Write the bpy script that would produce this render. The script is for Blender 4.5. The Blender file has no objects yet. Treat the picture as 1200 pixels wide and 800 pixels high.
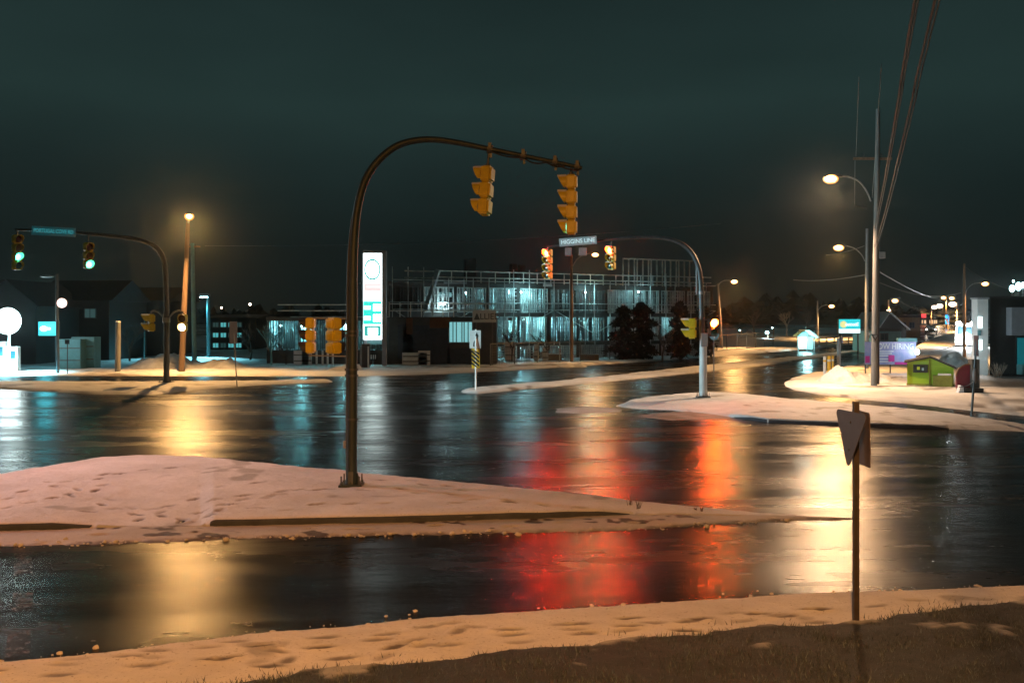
import bpy, bmesh, math, random
import numpy as np
from mathutils import Vector, Matrix, noise as mnoise
rnd = random.Random(7)
R = math.radians
S = bpy.context.scene
COL = S.collection
# ------------------------------------------------------------------ camera model (px of the 1200x800 photo)
F, CH, HZ = 1167.0, 3.6, 376.0
def gz(x, y):
    t = min(100.0, max(0.0, y - 90.0))
    return 0.044 * t * t / (t + 60.0)
def P(px, py, Y):
    return Vector(((px - 600) / F * Y, Y, CH - (py - HZ) / F * Y))
def hit(px, py, h=0.0):
    k = (py - HZ) / F
    lo, hi = 2.0, 900.0
    f = lambda Y: CH - k * Y - gz(0, Y) - h
    if f(hi) > 0: return ((px - 600) / F * hi, hi)
    for _ in range(60):
        m = (lo + hi) / 2
        if f(m) > 0: lo = m
        else: hi = m
    return ((px - 600) / F * lo, lo)
def G(px, py):
    x, y = hit(px, py)
    return Vector((x, y, gz(x, y)))
def XZ(px, py, Y):
    p = P(px, py, Y); return p.x, p.z
# ------------------------------------------------------------------ materials
def newmat(name):
    m = bpy.data.materials.new(name); m.use_nodes = True
    nt = m.node_tree
    return m, nt, nt.nodes['Principled BSDF']
def mat(name, c, rough=0.6, metal=0.0, var=0.25, scale=6.0, bump=0.15, bscale=None, stretch=(1, 1, 1), c2=None, spec=0.5):
    m, nt, b = newmat(name)
    tc = nt.nodes.new('ShaderNodeTexCoord'); mp = nt.nodes.new('ShaderNodeMapping')
    mp.inputs['Scale'].default_value = stretch
    nt.links.new(tc.outputs['Object'], mp.inputs['Vector'])
    n = nt.nodes.new('ShaderNodeTexNoise'); n.inputs['Scale'].default_value = scale; n.inputs['Detail'].default_value = 6; n.inputs['Roughness'].default_value = .65
    nt.links.new(mp.outputs['Vector'], n.inputs['Vector'])
    r = nt.nodes.new('ShaderNodeValToRGB')
    lo = c2 if c2 else tuple(v * (1 - var) for v in c); hi = tuple(min(1, v * (1 + var)) for v in c) if not c2 else c
    r.color_ramp.elements[0].position = .3; r.color_ramp.elements[1].position = .7
    r.color_ramp.elements[0].color = (*lo, 1); r.color_ramp.elements[1].color = (*hi, 1)
    nt.links.new(n.outputs['Fac'], r.inputs['Fac']); nt.links.new(r.outputs['Color'], b.inputs['Base Color'])
    b.inputs['Roughness'].default_value = rough; b.inputs['Metallic'].default_value = metal
    b.inputs['Specular IOR Level'].default_value = spec
    if bump:
        n2 = nt.nodes.new('ShaderNodeTexNoise'); n2.inputs['Scale'].default_value = bscale or scale * 5; n2.inputs['Detail'].default_value = 4
        nt.links.new(mp.outputs['Vector'], n2.inputs['Vector'])
        bp = nt.nodes.new('ShaderNodeBump'); bp.inputs['Strength'].default_value = bump; bp.inputs['Distance'].default_value = .02
        nt.links.new(n2.outputs['Fac'], bp.inputs['Height']); nt.links.new(bp.outputs['Normal'], b.inputs['Normal'])
    return m
def emat(name, c, strength, base=(.3, .3, .3)):
    m, nt, b = newmat(name)
    b.inputs['Base Color'].default_value = (*base, 1)
    b.inputs['Emission Color'].default_value = (*c, 1); b.inputs['Emission Strength'].default_value = strength
    b.inputs['Roughness'].default_value = .3
    return m
def glowmat(name, core, kc, rim, kr, pw=2.2):  # tinted rim stands in for the halo round a lamp
    m, nt, b = newmat(name); lw = nt.nodes.new('ShaderNodeLayerWeight'); lw.inputs['Blend'].default_value = .5
    inv = nt.nodes.new('ShaderNodeMath'); inv.operation = 'SUBTRACT'; inv.inputs[0].default_value = 1; nt.links.new(lw.outputs['Facing'], inv.inputs[1])
    po = nt.nodes.new('ShaderNodeMath'); po.operation = 'POWER'; nt.links.new(inv.outputs[0], po.inputs[0]); po.inputs[1].default_value = pw
    mx = nt.nodes.new('ShaderNodeMix'); mx.data_type = 'RGBA'; nt.links.new(po.outputs[0], mx.inputs['Factor'])
    mx.inputs[6].default_value = (*[c * kr for c in rim], 1); mx.inputs[7].default_value = (*[c * kc for c in core], 1)
    nt.links.new(mx.outputs[2], b.inputs['Emission Color']); b.inputs['Emission Strength'].default_value = 1; b.inputs['Base Color'].default_value = (.2, .2, .2, 1)
    return m
M = {}
M['galv'] = mat('galvanised_steel', (.24, .26, .28), .45, .2, .25, 5, .1, 40, (1, 1, .25))
M['galv_dark'] = mat('weathered_steel', (.09, .105, .115), .5, .6, .3, 5, .1, 40, (1, 1, .25))
M['mast_grey'] = mat('dark_grey_mast_steel', (.032, .052, .058), .5, .3, .3, 5, .15, 40, (1, 1, .25))
M['pale_light_tone'] = mat('pale_blue_pole_paint_and_light', (.55, .62, .66), .45, 0, .25, 4, .1, 30, (1, 1, .3))
M['post_dark'] = mat('dark_post_steel', (.055, .05, .055), .5, .4, .3, 8, .1)
M['sign_back'] = mat('aluminium_sign_back', (.085, .082, .11), .5, .3, .12, 5, .08)
M['post_plate'] = mat('dull_sign_plate', (.13, .11, .125), .5, .3, .12, 5, .08)
M['hand_dim'] = emat('dim_red_lens', (1, .12, .06), 4)
M['sig_yellow'] = mat('signal_yellow_plastic', (.62, .47, .02), .42, 0, .14, 7, .12, 60)
M['sig_black'] = mat('signal_visor_black', (.02, .02, .02), .5, 0, .2, 8, 0)
M['snowcap'] = mat('thin_snow', (.72, .72, .76), .7, 0, .08, 12, .3, 60)
M['lens_red_off'] = mat('dark_red_lens', (.10, .012, .01), .15, 0, .1, 8, 0)
M['lens_amber_off'] = mat('dark_amber_lens', (.14, .06, .008), .15, 0, .1, 8, 0)
M['lens_green_off'] = mat('dark_green_lens', (.01, .06, .05), .15, 0, .1, 8, 0)
M['red_on'] = emat('lit_red_lens', (1, .020, .004), 1600)
M['green_on'] = glowmat('lit_green_lens', (.06, 1, .66), 22, (.0, .75, .45), .9, 3.5)
M['hand_on'] = emat('lit_orange_hand', (1, .10, .01), 700)
M['walk_on'] = emat('lit_walk_symbol', (1, .75, .4), 10)
M['sodium'] = glowmat('sodium_lens', (1, .6, .25), 60, (1, .38, .06), 1.1, 8)
M['sodium_far'] = glowmat('sodium_far_lens', (1, .6, .24), 40, (1, .38, .06), 1.1, 8)
M['cool'] = glowmat('cool_white_lens', (.6, .97, 1), 40, (.05, .6, .7), .8, 3.5)
M['warmwhite'] = glowmat('warm_white_lens', (1, .8, .6), 25, (1, .45, .15), .8, 3.5)
M['wood'] = mat('wood_pole', (.20, .13, .085), .8, 0, .35, 9, .4, 30, (1, 1, .08))
M['wood_grey'] = mat('grey_wood_pole', (.20, .20, .20), .75, 0, .3, 9, .4, 30, (1, 1, .08))
M['concrete'] = mat('old_concrete', (.040, .048, .066), .8, 0, .3, 3, .4, 30)
M['concrete_dk'] = mat('stained_concrete', (.065, .065, .062), .85, 0, .3, .9, .3, 10)
M['rail'] = mat('pale_scaffold_tube', (.68, .66, .60), .5, 0, .3, 3, 0)
M['front_stud'] = mat('galvanised_front_studs', (.55, .60, .60), .5, 0, .45, 1.2, 0)
M['stud'] = mat('steel_studs', (.30, .33, .34), .5, .2, .25, 3, 0)
M['stud_dk'] = mat('dull_studs', (.085, .085, .083), .6, .1, .25, 3, 0)
M['lumber'] = mat('raw_lumber', (.17, .11, .055), .75, 0, .3, 4, .1)
M['rust'] = mat('rusty_formwork', (.13, .05, .02), .8, 0, .4, 1.5, .2)
M['wrap'] = mat('plastic_wrap_insulation', (.66, .72, .72), .5, 0, .3, 1.5, .4, 4, c2=(.02, .035, .035))
M['dark'] = mat('dark_siding', (.016, .017, .017), .7, 0, .2, 2, .2, 8)
M['siding'] = mat('grey_siding', (.018, .02, .021), .7, 0, .15, .6, .5, 5, (.05, .05, 3))
M['roofing'] = mat('roof_shingle', (.02, .02, .022), .8, 0, .3, 4, .3, 15)
M['roof_snow'] = mat('snowy_roof', (.5, .52, .55), .8, 0, .2, 2, .3, 12)
M['white_paint'] = mat('white_paint', (.72, .72, .72), .45, 0, .06, 5, .05)
M['black'] = mat('black_paint', (.018, .018, .018), .45, 0, .1, 5, 0)
M['yellow'] = mat('yellow_reflective', (.75, .45, .03), .4, 0, .1, 5, 0)
M['teal_blade'] = mat('teal_sign_sheeting', (.02, .26, .30), .4, 0, .08, 5, 0)
M['blue_blade'] = mat('pale_blue_sign_sheeting', (.16, .34, .44), .35, 0, .08, 5, 0)
M['lime'] = mat('lime_green_boards', (.30, .50, .03), .6, 0, .14, 2, .4, 8, (.3, .3, 6))
M['lime_dk'] = mat('stained_green_boards', (.17, .19, .03), .7, 0, .25, 4, .3, 12)
M['glass_dk'] = mat('dark_window_glass', (.012, .03, .04), .08, 0, .3, 3, 0)
M['teal_tone'] = mat('teal_metal_and_light_tone', (.10, .25, .27), .5, 0, .15, 3, .1)  # also put on a tree and posts in place of teal light
M['burgundy'] = mat('burgundy_panel', (.16, .02, .04), .5, 0, .2, 3, .1)
M['grey_panel'] = mat('grey_fascia', (.24, .25, .28), .5, 0, .1, 3, .05)
M['cable'] = mat('black_cable', (.045, .04, .04), .45, 0, .3, 20, 0)
M['bark'] = mat('bark', (.07, .055, .045), .9, 0, .3, 10, .3, 30, (1, 1, .2))
M['bark_pale'] = mat('frosted_bark', (.20, .17, .14), .9, 0, .3, 10, .3, 30, (1, 1, .2))
M['needles'] = mat('evergreen_needles', (.006, .009, .0065), .85, 0, .4, 3, 0)
M['magenta'] = mat('magenta_print', (.45, .02, .22), .5, 0, .1, 3, 0)
M['purple'] = mat('pale_purple_vinyl', (.42, .36, .55), .5, 0, .25, 1.2, 0, c2=(.14, .22, .45))
M['carpaint'] = mat('dark_car_paint', (.03, .03, .035), .25, 0, .1, 3, 0)
M['rubber'] = mat('tyre_rubber', (.02, .02, .02), .8, 0, .1, 3, 0)
M['fence'] = mat('galvanised_mesh', (.16, .16, .15), .6, .3, .2, 3, 0)
M['paint_line'] = mat('worn_road_paint', (.10, .085, .065), .33, 0, .3, 2.2, .2, 30, c2=(.012, .012, .012))

def worn(m):
    nt = m.node_tree; b = nt.nodes['Principled BSDF']; g = nt.nodes.new('ShaderNodeNewGeometry'); n = nt.nodes.new('ShaderNodeTexNoise'); n.inputs['Scale'].default_value = 5; n.inputs['Detail'].default_value = 8; n.inputs['Roughness'].default_value = .75
    nt.links.new(g.outputs['Position'], n.inputs['Vector']); r = nt.nodes.new('ShaderNodeMapRange'); r.inputs['From Min'].default_value = .42; r.inputs['From Max'].default_value = .60; r.inputs['To Min'].default_value = 0; r.inputs['To Max'].default_value = .8
    nt.links.new(n.outputs['Fac'], r.inputs['Value']); nt.links.new(r.outputs['Result'], b.inputs['Alpha'])
worn(M['paint_line'])
def snow_mat(name, clean, dirty, patch=0.55, bump=.35):
    m, nt, b = newmat(name)
    g = nt.nodes.new('ShaderNodeNewGeometry')
    n = nt.nodes.new('ShaderNodeTexNoise'); n.inputs['Scale'].default_value = .55; n.inputs['Detail'].default_value = 9; n.inputs['Roughness'].default_value = .68
    nt.links.new(g.outputs['Position'], n.inputs['Vector'])
    r = nt.nodes.new('ShaderNodeValToRGB')
    r.color_ramp.elements[0].position = patch - .22; r.color_ramp.elements[1].position = patch + .1
    r.color_ramp.elements[0].color = (*[a * .72 for a in clean], 1); r.color_ramp.elements[1].color = (*clean, 1)
    nt.links.new(n.outputs['Fac'], r.inputs['Fac'])
    at = nt.nodes.new('ShaderNodeAttribute'); at.attribute_name = 'dirt_shade'
    mx = nt.nodes.new('ShaderNodeMix'); mx.data_type = 'RGBA'
    nt.links.new(at.outputs['Fac'], mx.inputs['Factor']); nt.links.new(r.outputs['Color'], mx.inputs[6]); mx.inputs[7].default_value = (*dirty, 1)
    nt.links.new(mx.outputs[2], b.inputs['Base Color'])
    gn = nt.nodes.new('ShaderNodeTexNoise'); gn.inputs['Scale'].default_value = 26; gn.inputs['Detail'].default_value = 3; nt.links.new(g.outputs['Position'], gn.inputs['Vector'])
    gr = nt.nodes.new('ShaderNodeMapRange'); gr.inputs['From Min'].default_value = .63; gr.inputs['From Max'].default_value = .70; gr.inputs['To Max'].default_value = .55; nt.links.new(gn.outputs['Fac'], gr.inputs['Value'])
    m2 = nt.nodes.new('ShaderNodeMix'); m2.data_type = 'RGBA'; nt.links.new(gr.outputs['Result'], m2.inputs['Factor']); nt.links.new(mx.outputs[2], m2.inputs[6]); m2.inputs[7].default_value = (*[a * .8 for a in dirty], 1); nt.links.new(m2.outputs[2], b.inputs['Base Color'])
    b.inputs['Roughness'].default_value = .62; b.inputs['Specular IOR Level'].default_value = .35
    n2 = nt.nodes.new('ShaderNodeTexNoise'); n2.inputs['Scale'].default_value = 7; n2.inputs['Detail'].default_value = 10; n2.inputs['Roughness'].default_value = .78
    nt.links.new(g.outputs['Position'], n2.inputs['Vector'])
    bp = nt.nodes.new('ShaderNodeBump'); bp.inputs['Strength'].default_value = bump; bp.inputs['Distance'].default_value = .05
    nt.links.new(n2.outputs['Fac'], bp.inputs['Height']); nt.links.new(bp.outputs['Normal'], b.inputs['Normal'])
    return m
M['snow'] = snow_mat('fresh_trodden_snow', (.74, .74, .77), (.10, .085, .075), .55, .75)
M['slush'] = snow_mat('gutter_slush', (.60, .57, .55), (.07, .06, .055), .5, .6)
M['snow_far'] = snow_mat('far_snow', (.70, .71, .74), (.14, .12, .11), .5)

def road_mat():
    m, nt, b = newmat('wet_asphalt')
    g = nt.nodes.new('ShaderNodeNewGeometry')
    def noise(scale, det, rough=.6, st=(1, 1, 1)):
        mp = nt.nodes.new('ShaderNodeMapping'); mp.inputs['Scale'].default_value = st
        nt.links.new(g.outputs['Position'], mp.inputs['Vector'])
        n = nt.nodes.new('ShaderNodeTexNoise'); n.inputs['Scale'].default_value = scale; n.inputs['Detail'].default_value = det; n.inputs['Roughness'].default_value = rough
        nt.links.new(mp.outputs['Vector'], n.inputs['Vector']); return n.outputs['Fac']
    def ramp(src, p0, p1, a, c):
        r = nt.nodes.new('ShaderNodeMapRange'); r.inputs['From Min'].default_value = p0; r.inputs['From Max'].default_value = p1
        r.inputs['To Min'].default_value = a; r.inputs['To Max'].default_value = c
        nt.links.new(src, r.inputs['Value']); return r.outputs['Result']
    def math_(op, a, c):
        n = nt.nodes.new('ShaderNodeMath'); n.operation = op
        for i, v in enumerate((a, c)):
            if isinstance(v, (int, float)): n.inputs[i].default_value = v
            else: nt.links.new(v, n.inputs[i])
        return n.outputs[0]
    pud = noise(.42, 5, .6, (.22, 1, 1))          # broad wet and drier lanes running across
    fine = noise(38, 3, .6)                         # stone grain
    wave = noise(2.4, 4, .6, (.35, 1, 1))
    rgh = ramp(pud, .38, .62, ROUGH_LO, ROUGH_HI)
    rgh = math_('ADD', rgh, ramp(wave, .3, .7, -.04, .04))
    nt.links.new(rgh, b.inputs['Roughness'])
    cr = nt.nodes.new('ShaderNodeValToRGB'); cr.color_ramp.elements[0].color = (.006, .006, .0065, 1); cr.color_ramp.elements[1].color = (.018, .018, .018, 1)
    nt.links.new(fine, cr.inputs['Fac']); nt.links.new(cr.outputs['Color'], b.inputs['Base Color'])
    b.inputs['IOR'].default_value = 1.30
    mpt = nt.nodes.new('ShaderNodeMapping'); mpt.vector_type = 'TEXTURE'; mpt.inputs['Rotation'].default_value = (0, 0, R(14)); nt.links.new(g.outputs['Position'], mpt.inputs['Vector'])
    mps = nt.nodes.new('ShaderNodeMapping'); mps.inputs['Scale'].default_value = (.045, 1, 1); nt.links.new(mpt.outputs['Vector'], mps.inputs['Vector'])
    tk = nt.nodes.new('ShaderNodeTexNoise'); tk.inputs['Scale'].default_value = 1.25; tk.inputs['Detail'].default_value = 5; tk.inputs['Roughness'].default_value = .6; nt.links.new(mps.outputs['Vector'], tk.inputs['Vector'])
    tracks = ramp(tk.outputs['Fac'], .40, .58, .25, 1.0)     # wheel tracks along the lanes: squeezed nearly dry or left wet
    nt.links.new(math_('MULTIPLY', tracks, ramp(noise(.33, 5, .62, (.2, 1, 1)), .40, .60, .22, .55)), b.inputs['Specular IOR Level'])
    grime = ramp(noise(7, 6, .75), .45, .7, 0, 1)
    h = math_('ADD', math_('MULTIPLY', fine, .0034), math_('MULTIPLY', wave, .010))
    bp = nt.nodes.new('ShaderNodeBump'); bp.inputs['Strength'].default_value = 1.0; bp.inputs['Distance'].default_value = 1.0
    nt.links.new(h, bp.inputs['Height']); nt.links.new(bp.outputs['Normal'], b.inputs['Normal'])
    return m
ROUGH_LO, ROUGH_HI = .16, .31
M['road'] = road_mat()
# ------------------------------------------------------------------ mesh helpers
class MB:
    def __init__(s): s.v = []; s.f = []; s.m = Matrix.Identity(4)
    def add(s, vs, fs):
        o = len(s.v); s.v += [tuple(s.m @ Vector(v)) for v in vs]; s.f += [tuple(i + o for i in f) for f in fs]; return s
    def box(s, c, d, rz=0.0, ry=0.0, rx=0.0):
        x, y, z = (a / 2 for a in d); mt = Matrix.Translation(c) @ Matrix.Rotation(rz, 4, 'Z') @ Matrix.Rotation(ry, 4, 'Y') @ Matrix.Rotation(rx, 4, 'X')
        vs = [mt @ Vector((i * x, j * y, k * z)) for i in (-1, 1) for j in (-1, 1) for k in (-1, 1)]
        return s.add(vs, [(0, 1, 3, 2), (4, 6, 7, 5), (0, 4, 5, 1), (2, 3, 7, 6), (0, 2, 6, 4), (1, 5, 7, 3)])
    def bar(s, a, b, w, d=None):
        a, b = Vector(a), Vector(b); return s.tube([a, b], [w / 2 * 1.414] * 2, 4, math.pi / 4)
    def tube(s, pts, rad, n=10, ph=0.0, cap=True):
        pts = [Vector(p) for p in pts]
        if isinstance(rad, (int, float)): rad = [rad] * len(pts)
        o = len(s.v); N = len(pts); t0 = (pts[1] - pts[0]).normalized()
        u = t0.orthogonal().normalized() if abs(t0.z) < .9 else Vector((1, 0, 0)).cross(t0).cross(t0).normalized() * -1
        vs = []; fs = []
        for i, p in enumerate(pts):
            t = (pts[min(i + 1, N - 1)] - pts[max(i - 1, 0)]).normalized()
            u = (u - t * u.dot(t)).normalized(); w = t.cross(u)
            for k in range(n):
                a = ph + 2 * math.pi * k / n; vs.append(p + (u * math.cos(a) + w * math.sin(a)) * rad[i])
        for i in range(N - 1):
            for k in range(n):
                k2 = (k + 1) % n; fs.append((i * n + k, i * n + k2, (i + 1) * n + k2, (i + 1) * n + k))
        if cap: fs.append(tuple(range(n - 1, -1, -1))); fs.append(tuple((N - 1) * n + k for k in range(n)))
        return s.add(vs, fs)
    def prism(s, poly, axis, a, b):
        n = len(poly)
        mk = {'x': lambda p, t: (t, p[0], p[1]), 'y': lambda p, t: (p[0], t, p[1]), 'z': lambda p, t: (p[0], p[1], t)}[axis]
        vs = [mk(p, a) for p in poly] + [mk(p, b) for p in poly]
        fs = [tuple(range(n)), tuple(range(2 * n - 1, n - 1, -1))] + [(i, i + n, (i + 1) % n + n, (i + 1) % n) for i in range(n)]
        return s.add(vs, fs)
    def dome(s, c, r, h, n=16, rings=4, axis=(0, -1, 0)):
        ax = Vector(axis).normalized(); u = ax.orthogonal().normalized(); w = ax.cross(u); c = Vector(c)
        vs = []; fs = []
        for i in range(rings):
            t = i / rings * math.pi / 2
            for k in range(n):
                a = 2 * math.pi * k / n; vs.append(c + (u * math.cos(a) + w * math.sin(a)) * r * math.cos(t) + ax * h * math.sin(t))
        vs.append(c + ax * h); top = len(vs) - 1
        for i in range(rings - 1):
            for k in range(n): fs.append((i * n + k, i * n + (k + 1) % n, (i + 1) * n + (k + 1) % n, (i + 1) * n + k))
        for k in range(n): fs.append(((rings - 1) * n + k, (rings - 1) * n + (k + 1) % n, top))
        fs.append(tuple(range(n - 1, -1, -1)))
        return s.add(vs, fs)
    def ball(s, c, r, n=14, m=8):
        c = Vector(c); rr = r if isinstance(r, (tuple, list)) else (r, r, r); vs = [c + Vector((0, 0, rr[2]))]
        for i in range(1, m):
            t = math.pi * i / m
            for k in range(n):
                a = 2 * math.pi * k / n; vs.append(c + Vector((rr[0] * math.sin(t) * math.cos(a), rr[1] * math.sin(t) * math.sin(a), rr[2] * math.cos(t))))
        vs.append(c - Vector((0, 0, rr[2]))); L = len(vs) - 1; fs = []
        for k in range(n):
            fs.append((0, 1 + k, 1 + (k + 1) % n)); fs.append((L, 1 + (m - 2) * n + (k + 1) % n, 1 + (m - 2) * n + k))
        for i in range(m - 2):
            for k in range(n): fs.append((1 + i * n + k, 1 + (i + 1) * n + k, 1 + (i + 1) * n + (k + 1) % n, 1 + i * n + (k + 1) % n))
        return s.add(vs, fs)
    def build(s, name, m, parent=None, smooth=False, bevel=0.0):
        me = bpy.data.meshes.new(name); me.from_pydata(s.v, [], s.f); me.update()
        if bevel or True:
            bm = bmesh.new(); bm.from_mesh(me)
            bmesh.ops.recalc_face_normals(bm, faces=bm.faces)
            if bevel: bmesh.ops.bevel(bm, geom=[e for e in bm.edges if len(e.link_faces) == 2 and e.calc_face_angle() > .6], offset=bevel, segments=2, affect='EDGES', profile=.6)
            bm.to_mesh(me); bm.free()
        me.materials.append(m)
        if smooth:
            me.polygons.foreach_set('use_smooth', [True] * len(me.polygons))
            try: me.set_sharp_from_angle(angle=R(40))
            except Exception: pass
        o = bpy.data.objects.new(name, me); COL.objects.link(o)
        if parent: o.parent = parent
        return o
def tag(o, label=None, cat=None, group=None, kind=None):
    if label: o['label'] = label
    if cat: o['category'] = cat
    if group: o['group'] = group
    if kind: o['kind'] = kind
    return o
def thing(name, label, cat, loc, rz=0.0, group=None, tilt=0.0):
    o = bpy.data.objects.new(name, None); COL.objects.link(o); o.empty_display_size = .3
    o.location = loc; o.rotation_euler = (0, tilt, rz); return tag(o, label, cat, group)
def lamp(parent, loc, power, color, kind='POINT', size=.12, spot=2.7, blend=.6, rot=(0, 0, 0)):
    l = bpy.data.lights.new('lamp_light', kind); l.energy = power; l.color = color; l.shadow_soft_size = size
    if kind == 'SPOT': l.spot_size = spot; l.spot_blend = blend
    o = bpy.data.objects.new('lamp_light', l); COL.objects.link(o); o.location = loc; o.rotation_euler = rot
    if parent: o.parent = parent
    return o
def text(name, body, size, m, parent, loc, rot=(math.pi / 2, 0, 0), ext=.004, sx=1.0, align='CENTER'):
    cu = bpy.data.curves.new(name, 'FONT'); cu.body = body; cu.size = size; cu.extrude = ext; cu.align_x = align; cu.align_y = 'CENTER'
    cu.offset = size * .012
    t = bpy.data.objects.new(name + '_tmp', cu); COL.objects.link(t)
    dg = bpy.context.evaluated_depsgraph_get(); dg.update()
    me = bpy.data.meshes.new_from_object(t.evaluated_get(dg)); bpy.data.objects.remove(t); bpy.data.curves.remove(cu)
    me.materials.clear(); me.materials.append(m)
    o = bpy.data.objects.new(name, me); COL.objects.link(o); o.parent = parent; o.location = loc; o.rotation_euler = rot; o.scale = (sx, 1, 1)
    return o
def spline(pts, n):
    pts = [Vector(p) for p in pts]; out = []
    for i in range(len(pts) - 1):
        p0, p1, p2, p3 = pts[max(i - 1, 0)], pts[i], pts[i + 1], pts[min(i + 2, len(pts) - 1)]
        for k in range(n):
            t = k / n
            out.append(.5 * ((2 * p1) + (p2 - p0) * t + (2 * p0 - 5 * p1 + 4 * p2 - p3) * t * t + (3 * p1 - p0 - 3 * p2 + p3) * t ** 3))
    out.append(pts[-1]); return out
def smooth(x): x = np.clip(x, 0, 1); return x * x * (3 - 2 * x)
# ---- numpy value noise
_rng = np.random.default_rng(5); _tab = _rng.random((256, 256))
def vn(x, y, s, o=0):
    x = x * s + o * 17.3; y = y * s + o * 9.1; xi = np.floor(x).astype(int); yi = np.floor(y).astype(int); fx = x - xi; fy = y - yi
    fx = fx * fx * (3 - 2 * fx); fy = fy * fy * (3 - 2 * fy); g = lambda a, b: _tab[a % 256, b % 256]
    return (g(xi, yi) * (1 - fx) + g(xi + 1, yi) * fx) * (1 - fy) + (g(xi, yi + 1) * (1 - fx) + g(xi + 1, yi + 1) * fx) * fy
def fbm(x, y, s, o=0): return vn(x, y, s, o) * .5 + vn(x, y, s * 2.1, o + 1) * .28 + vn(x, y, s * 4.3, o + 2) * .22 - .5
gzv = np.vectorize(gz)
def gridmesh(name, X, Y, Z, m, dirt_shade=None, kind='structure', skirt=0.0):
    ny, nx = X.shape
    if skirt:
        def pad(A, dz=0):
            B = np.pad(A, 1, mode='edge').astype(float)
            if dz: B[0, :] -= dz; B[-1, :] -= dz; B[1:-1, 0] -= dz; B[1:-1, -1] -= dz
            return B
        X, Y, Z = pad(X), pad(Y), pad(Z, skirt)
        if dirt_shade is not None: dirt_shade = pad(dirt_shade)
        ny, nx = X.shape
    me = bpy.data.meshes.new(name); V = np.stack([X, Y, Z], -1).reshape(-1, 3)
    i = np.arange((ny - 1) * (nx - 1)); r, c = i // (nx - 1), i % (nx - 1); a = r * nx + c
    Fq = np.stack([a, a + nx, a + nx + 1, a + 1], -1)
    me.vertices.add(len(V)); me.vertices.foreach_set('co', V.ravel().astype(np.float32))
    me.loops.add(Fq.size); me.loops.foreach_set('vertex_index', Fq.ravel().astype(np.int32))
    me.polygons.add(len(Fq)); me.polygons.foreach_set('loop_start', np.arange(0, Fq.size, 4, dtype=np.int32))
    me.update(calc_edges=True); me.validate()
    # face up
    if me.polygons[len(me.polygons) // 2].normal.z < 0: me.flip_normals()
    me.polygons.foreach_set('use_smooth', [True] * len(me.polygons))
    if dirt_shade is not None:
        at = me.attributes.new('dirt_shade', 'FLOAT', 'POINT'); at.data.foreach_set('value', dirt_shade.ravel().astype(np.float32))
    me.materials.append(m)
    o = bpy.data.objects.new(name, me); COL.objects.link(o)
    if kind: o['kind'] = kind
    return o
def edge_xy(poly, xs):
    """pixel polyline -> world XY along pixel columns xs (flat or rising ground)"""
    ys = np.interp(xs, [p[0] for p in poly], [p[1] for p in poly])
    w = [hit(a, b) for a, b in zip(xs, ys)]
    return np.array([p[0] for p in w]), np.array([p[1] for p in w])
def ribbon(far, near, x0, x1, nx, ny, vpow=1.0):
    xs = np.linspace(x0, x1, nx); ax, ay = edge_xy(far, xs); bx, by = edge_xy(near, xs)
    v = (np.linspace(0, 1, ny) ** vpow)[:, None]
    X = ax * (1 - v) + bx * v; Y = ay * (1 - v) + by * v
    L = np.hypot(ax - bx, ay - by); dA = v * L; dB = (1 - v) * L
    PX = np.broadcast_to(xs, X.shape)
    # distance to the two ends
    dE = np.minimum((PX - x0), (x1 - PX)) / F * Y
    return X, Y, dA, dB, dE, PX, np.broadcast_to(v, X.shape)
def footprints(X, Y, Z, D, tracks, depth=.045, dark=.5):
    for (path, step, jit) in tracks:
        pts = [Vector((a, b, 0)) for a, b in path]; s = 0
        for i in range(len(pts) - 1):
            d = pts[i + 1] - pts[i]; L = d.length; d.normalize(); nrm = Vector((-d.y, d.x, 0)); t = rnd.random() * step
            while t < L:
                c = pts[i] + d * t + nrm * ((.11 if s % 2 else -.11) + rnd.uniform(-jit, jit)); ang = math.atan2(d.y, d.x) + rnd.uniform(-.3, .3)
                s += 1; t += step * rnd.uniform(.8, 1.2)
                if rnd.random() < .12: continue
                dx = X - c.x; dy = Y - c.y
                a = dx * math.cos(ang) + dy * math.sin(ang); b = -dx * math.sin(ang) + dy * math.cos(ang)
                q = (a / .17) ** 2 + (b / .075) ** 2; k = rnd.uniform(.5, 1.2)
                Z -= depth * k * np.exp(-q ** 2); Z += .012 * k * np.exp(-(q - 1.9) ** 2 * 1.5)
                D[:] = np.maximum(D, np.minimum(1, dark * k * rnd.uniform(.45, 1.1)) * np.exp(-q ** 2))  # print colour darkened for trodden slush and for shade in the hollows
NEAR_P = 4200
HAZE = .00026
# ================================================================== GROUND
# asphalt sheet (whole crossing, rising gently beyond 90 m) and dark winter ground to the horizon
ys = np.concatenate([np.linspace(-14, 90, 40), np.linspace(95, 420, 60)]); xs_ = np.linspace(-150, 260, 60)
X, Y = np.meshgrid(xs_, ys); gridmesh('road', X, Y, gzv(X, Y), M['road'])
ys = np.concatenate([np.linspace(-60, 90, 10), np.linspace(100, 420, 20), np.linspace(450, 1800, 12)]); xs_ = np.linspace(-1500, 1500, 30)
X, Y = np.meshgrid(xs_, ys)
M['soil'] = mat('frozen_soil', (.06, .055, .05), .9, 0, .4, .3, .3, 3)
gridmesh('ground', X, Y, gzv(X, Y) - .05 - np.where((Y > 400), 0, 0), M['soil'])

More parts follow.
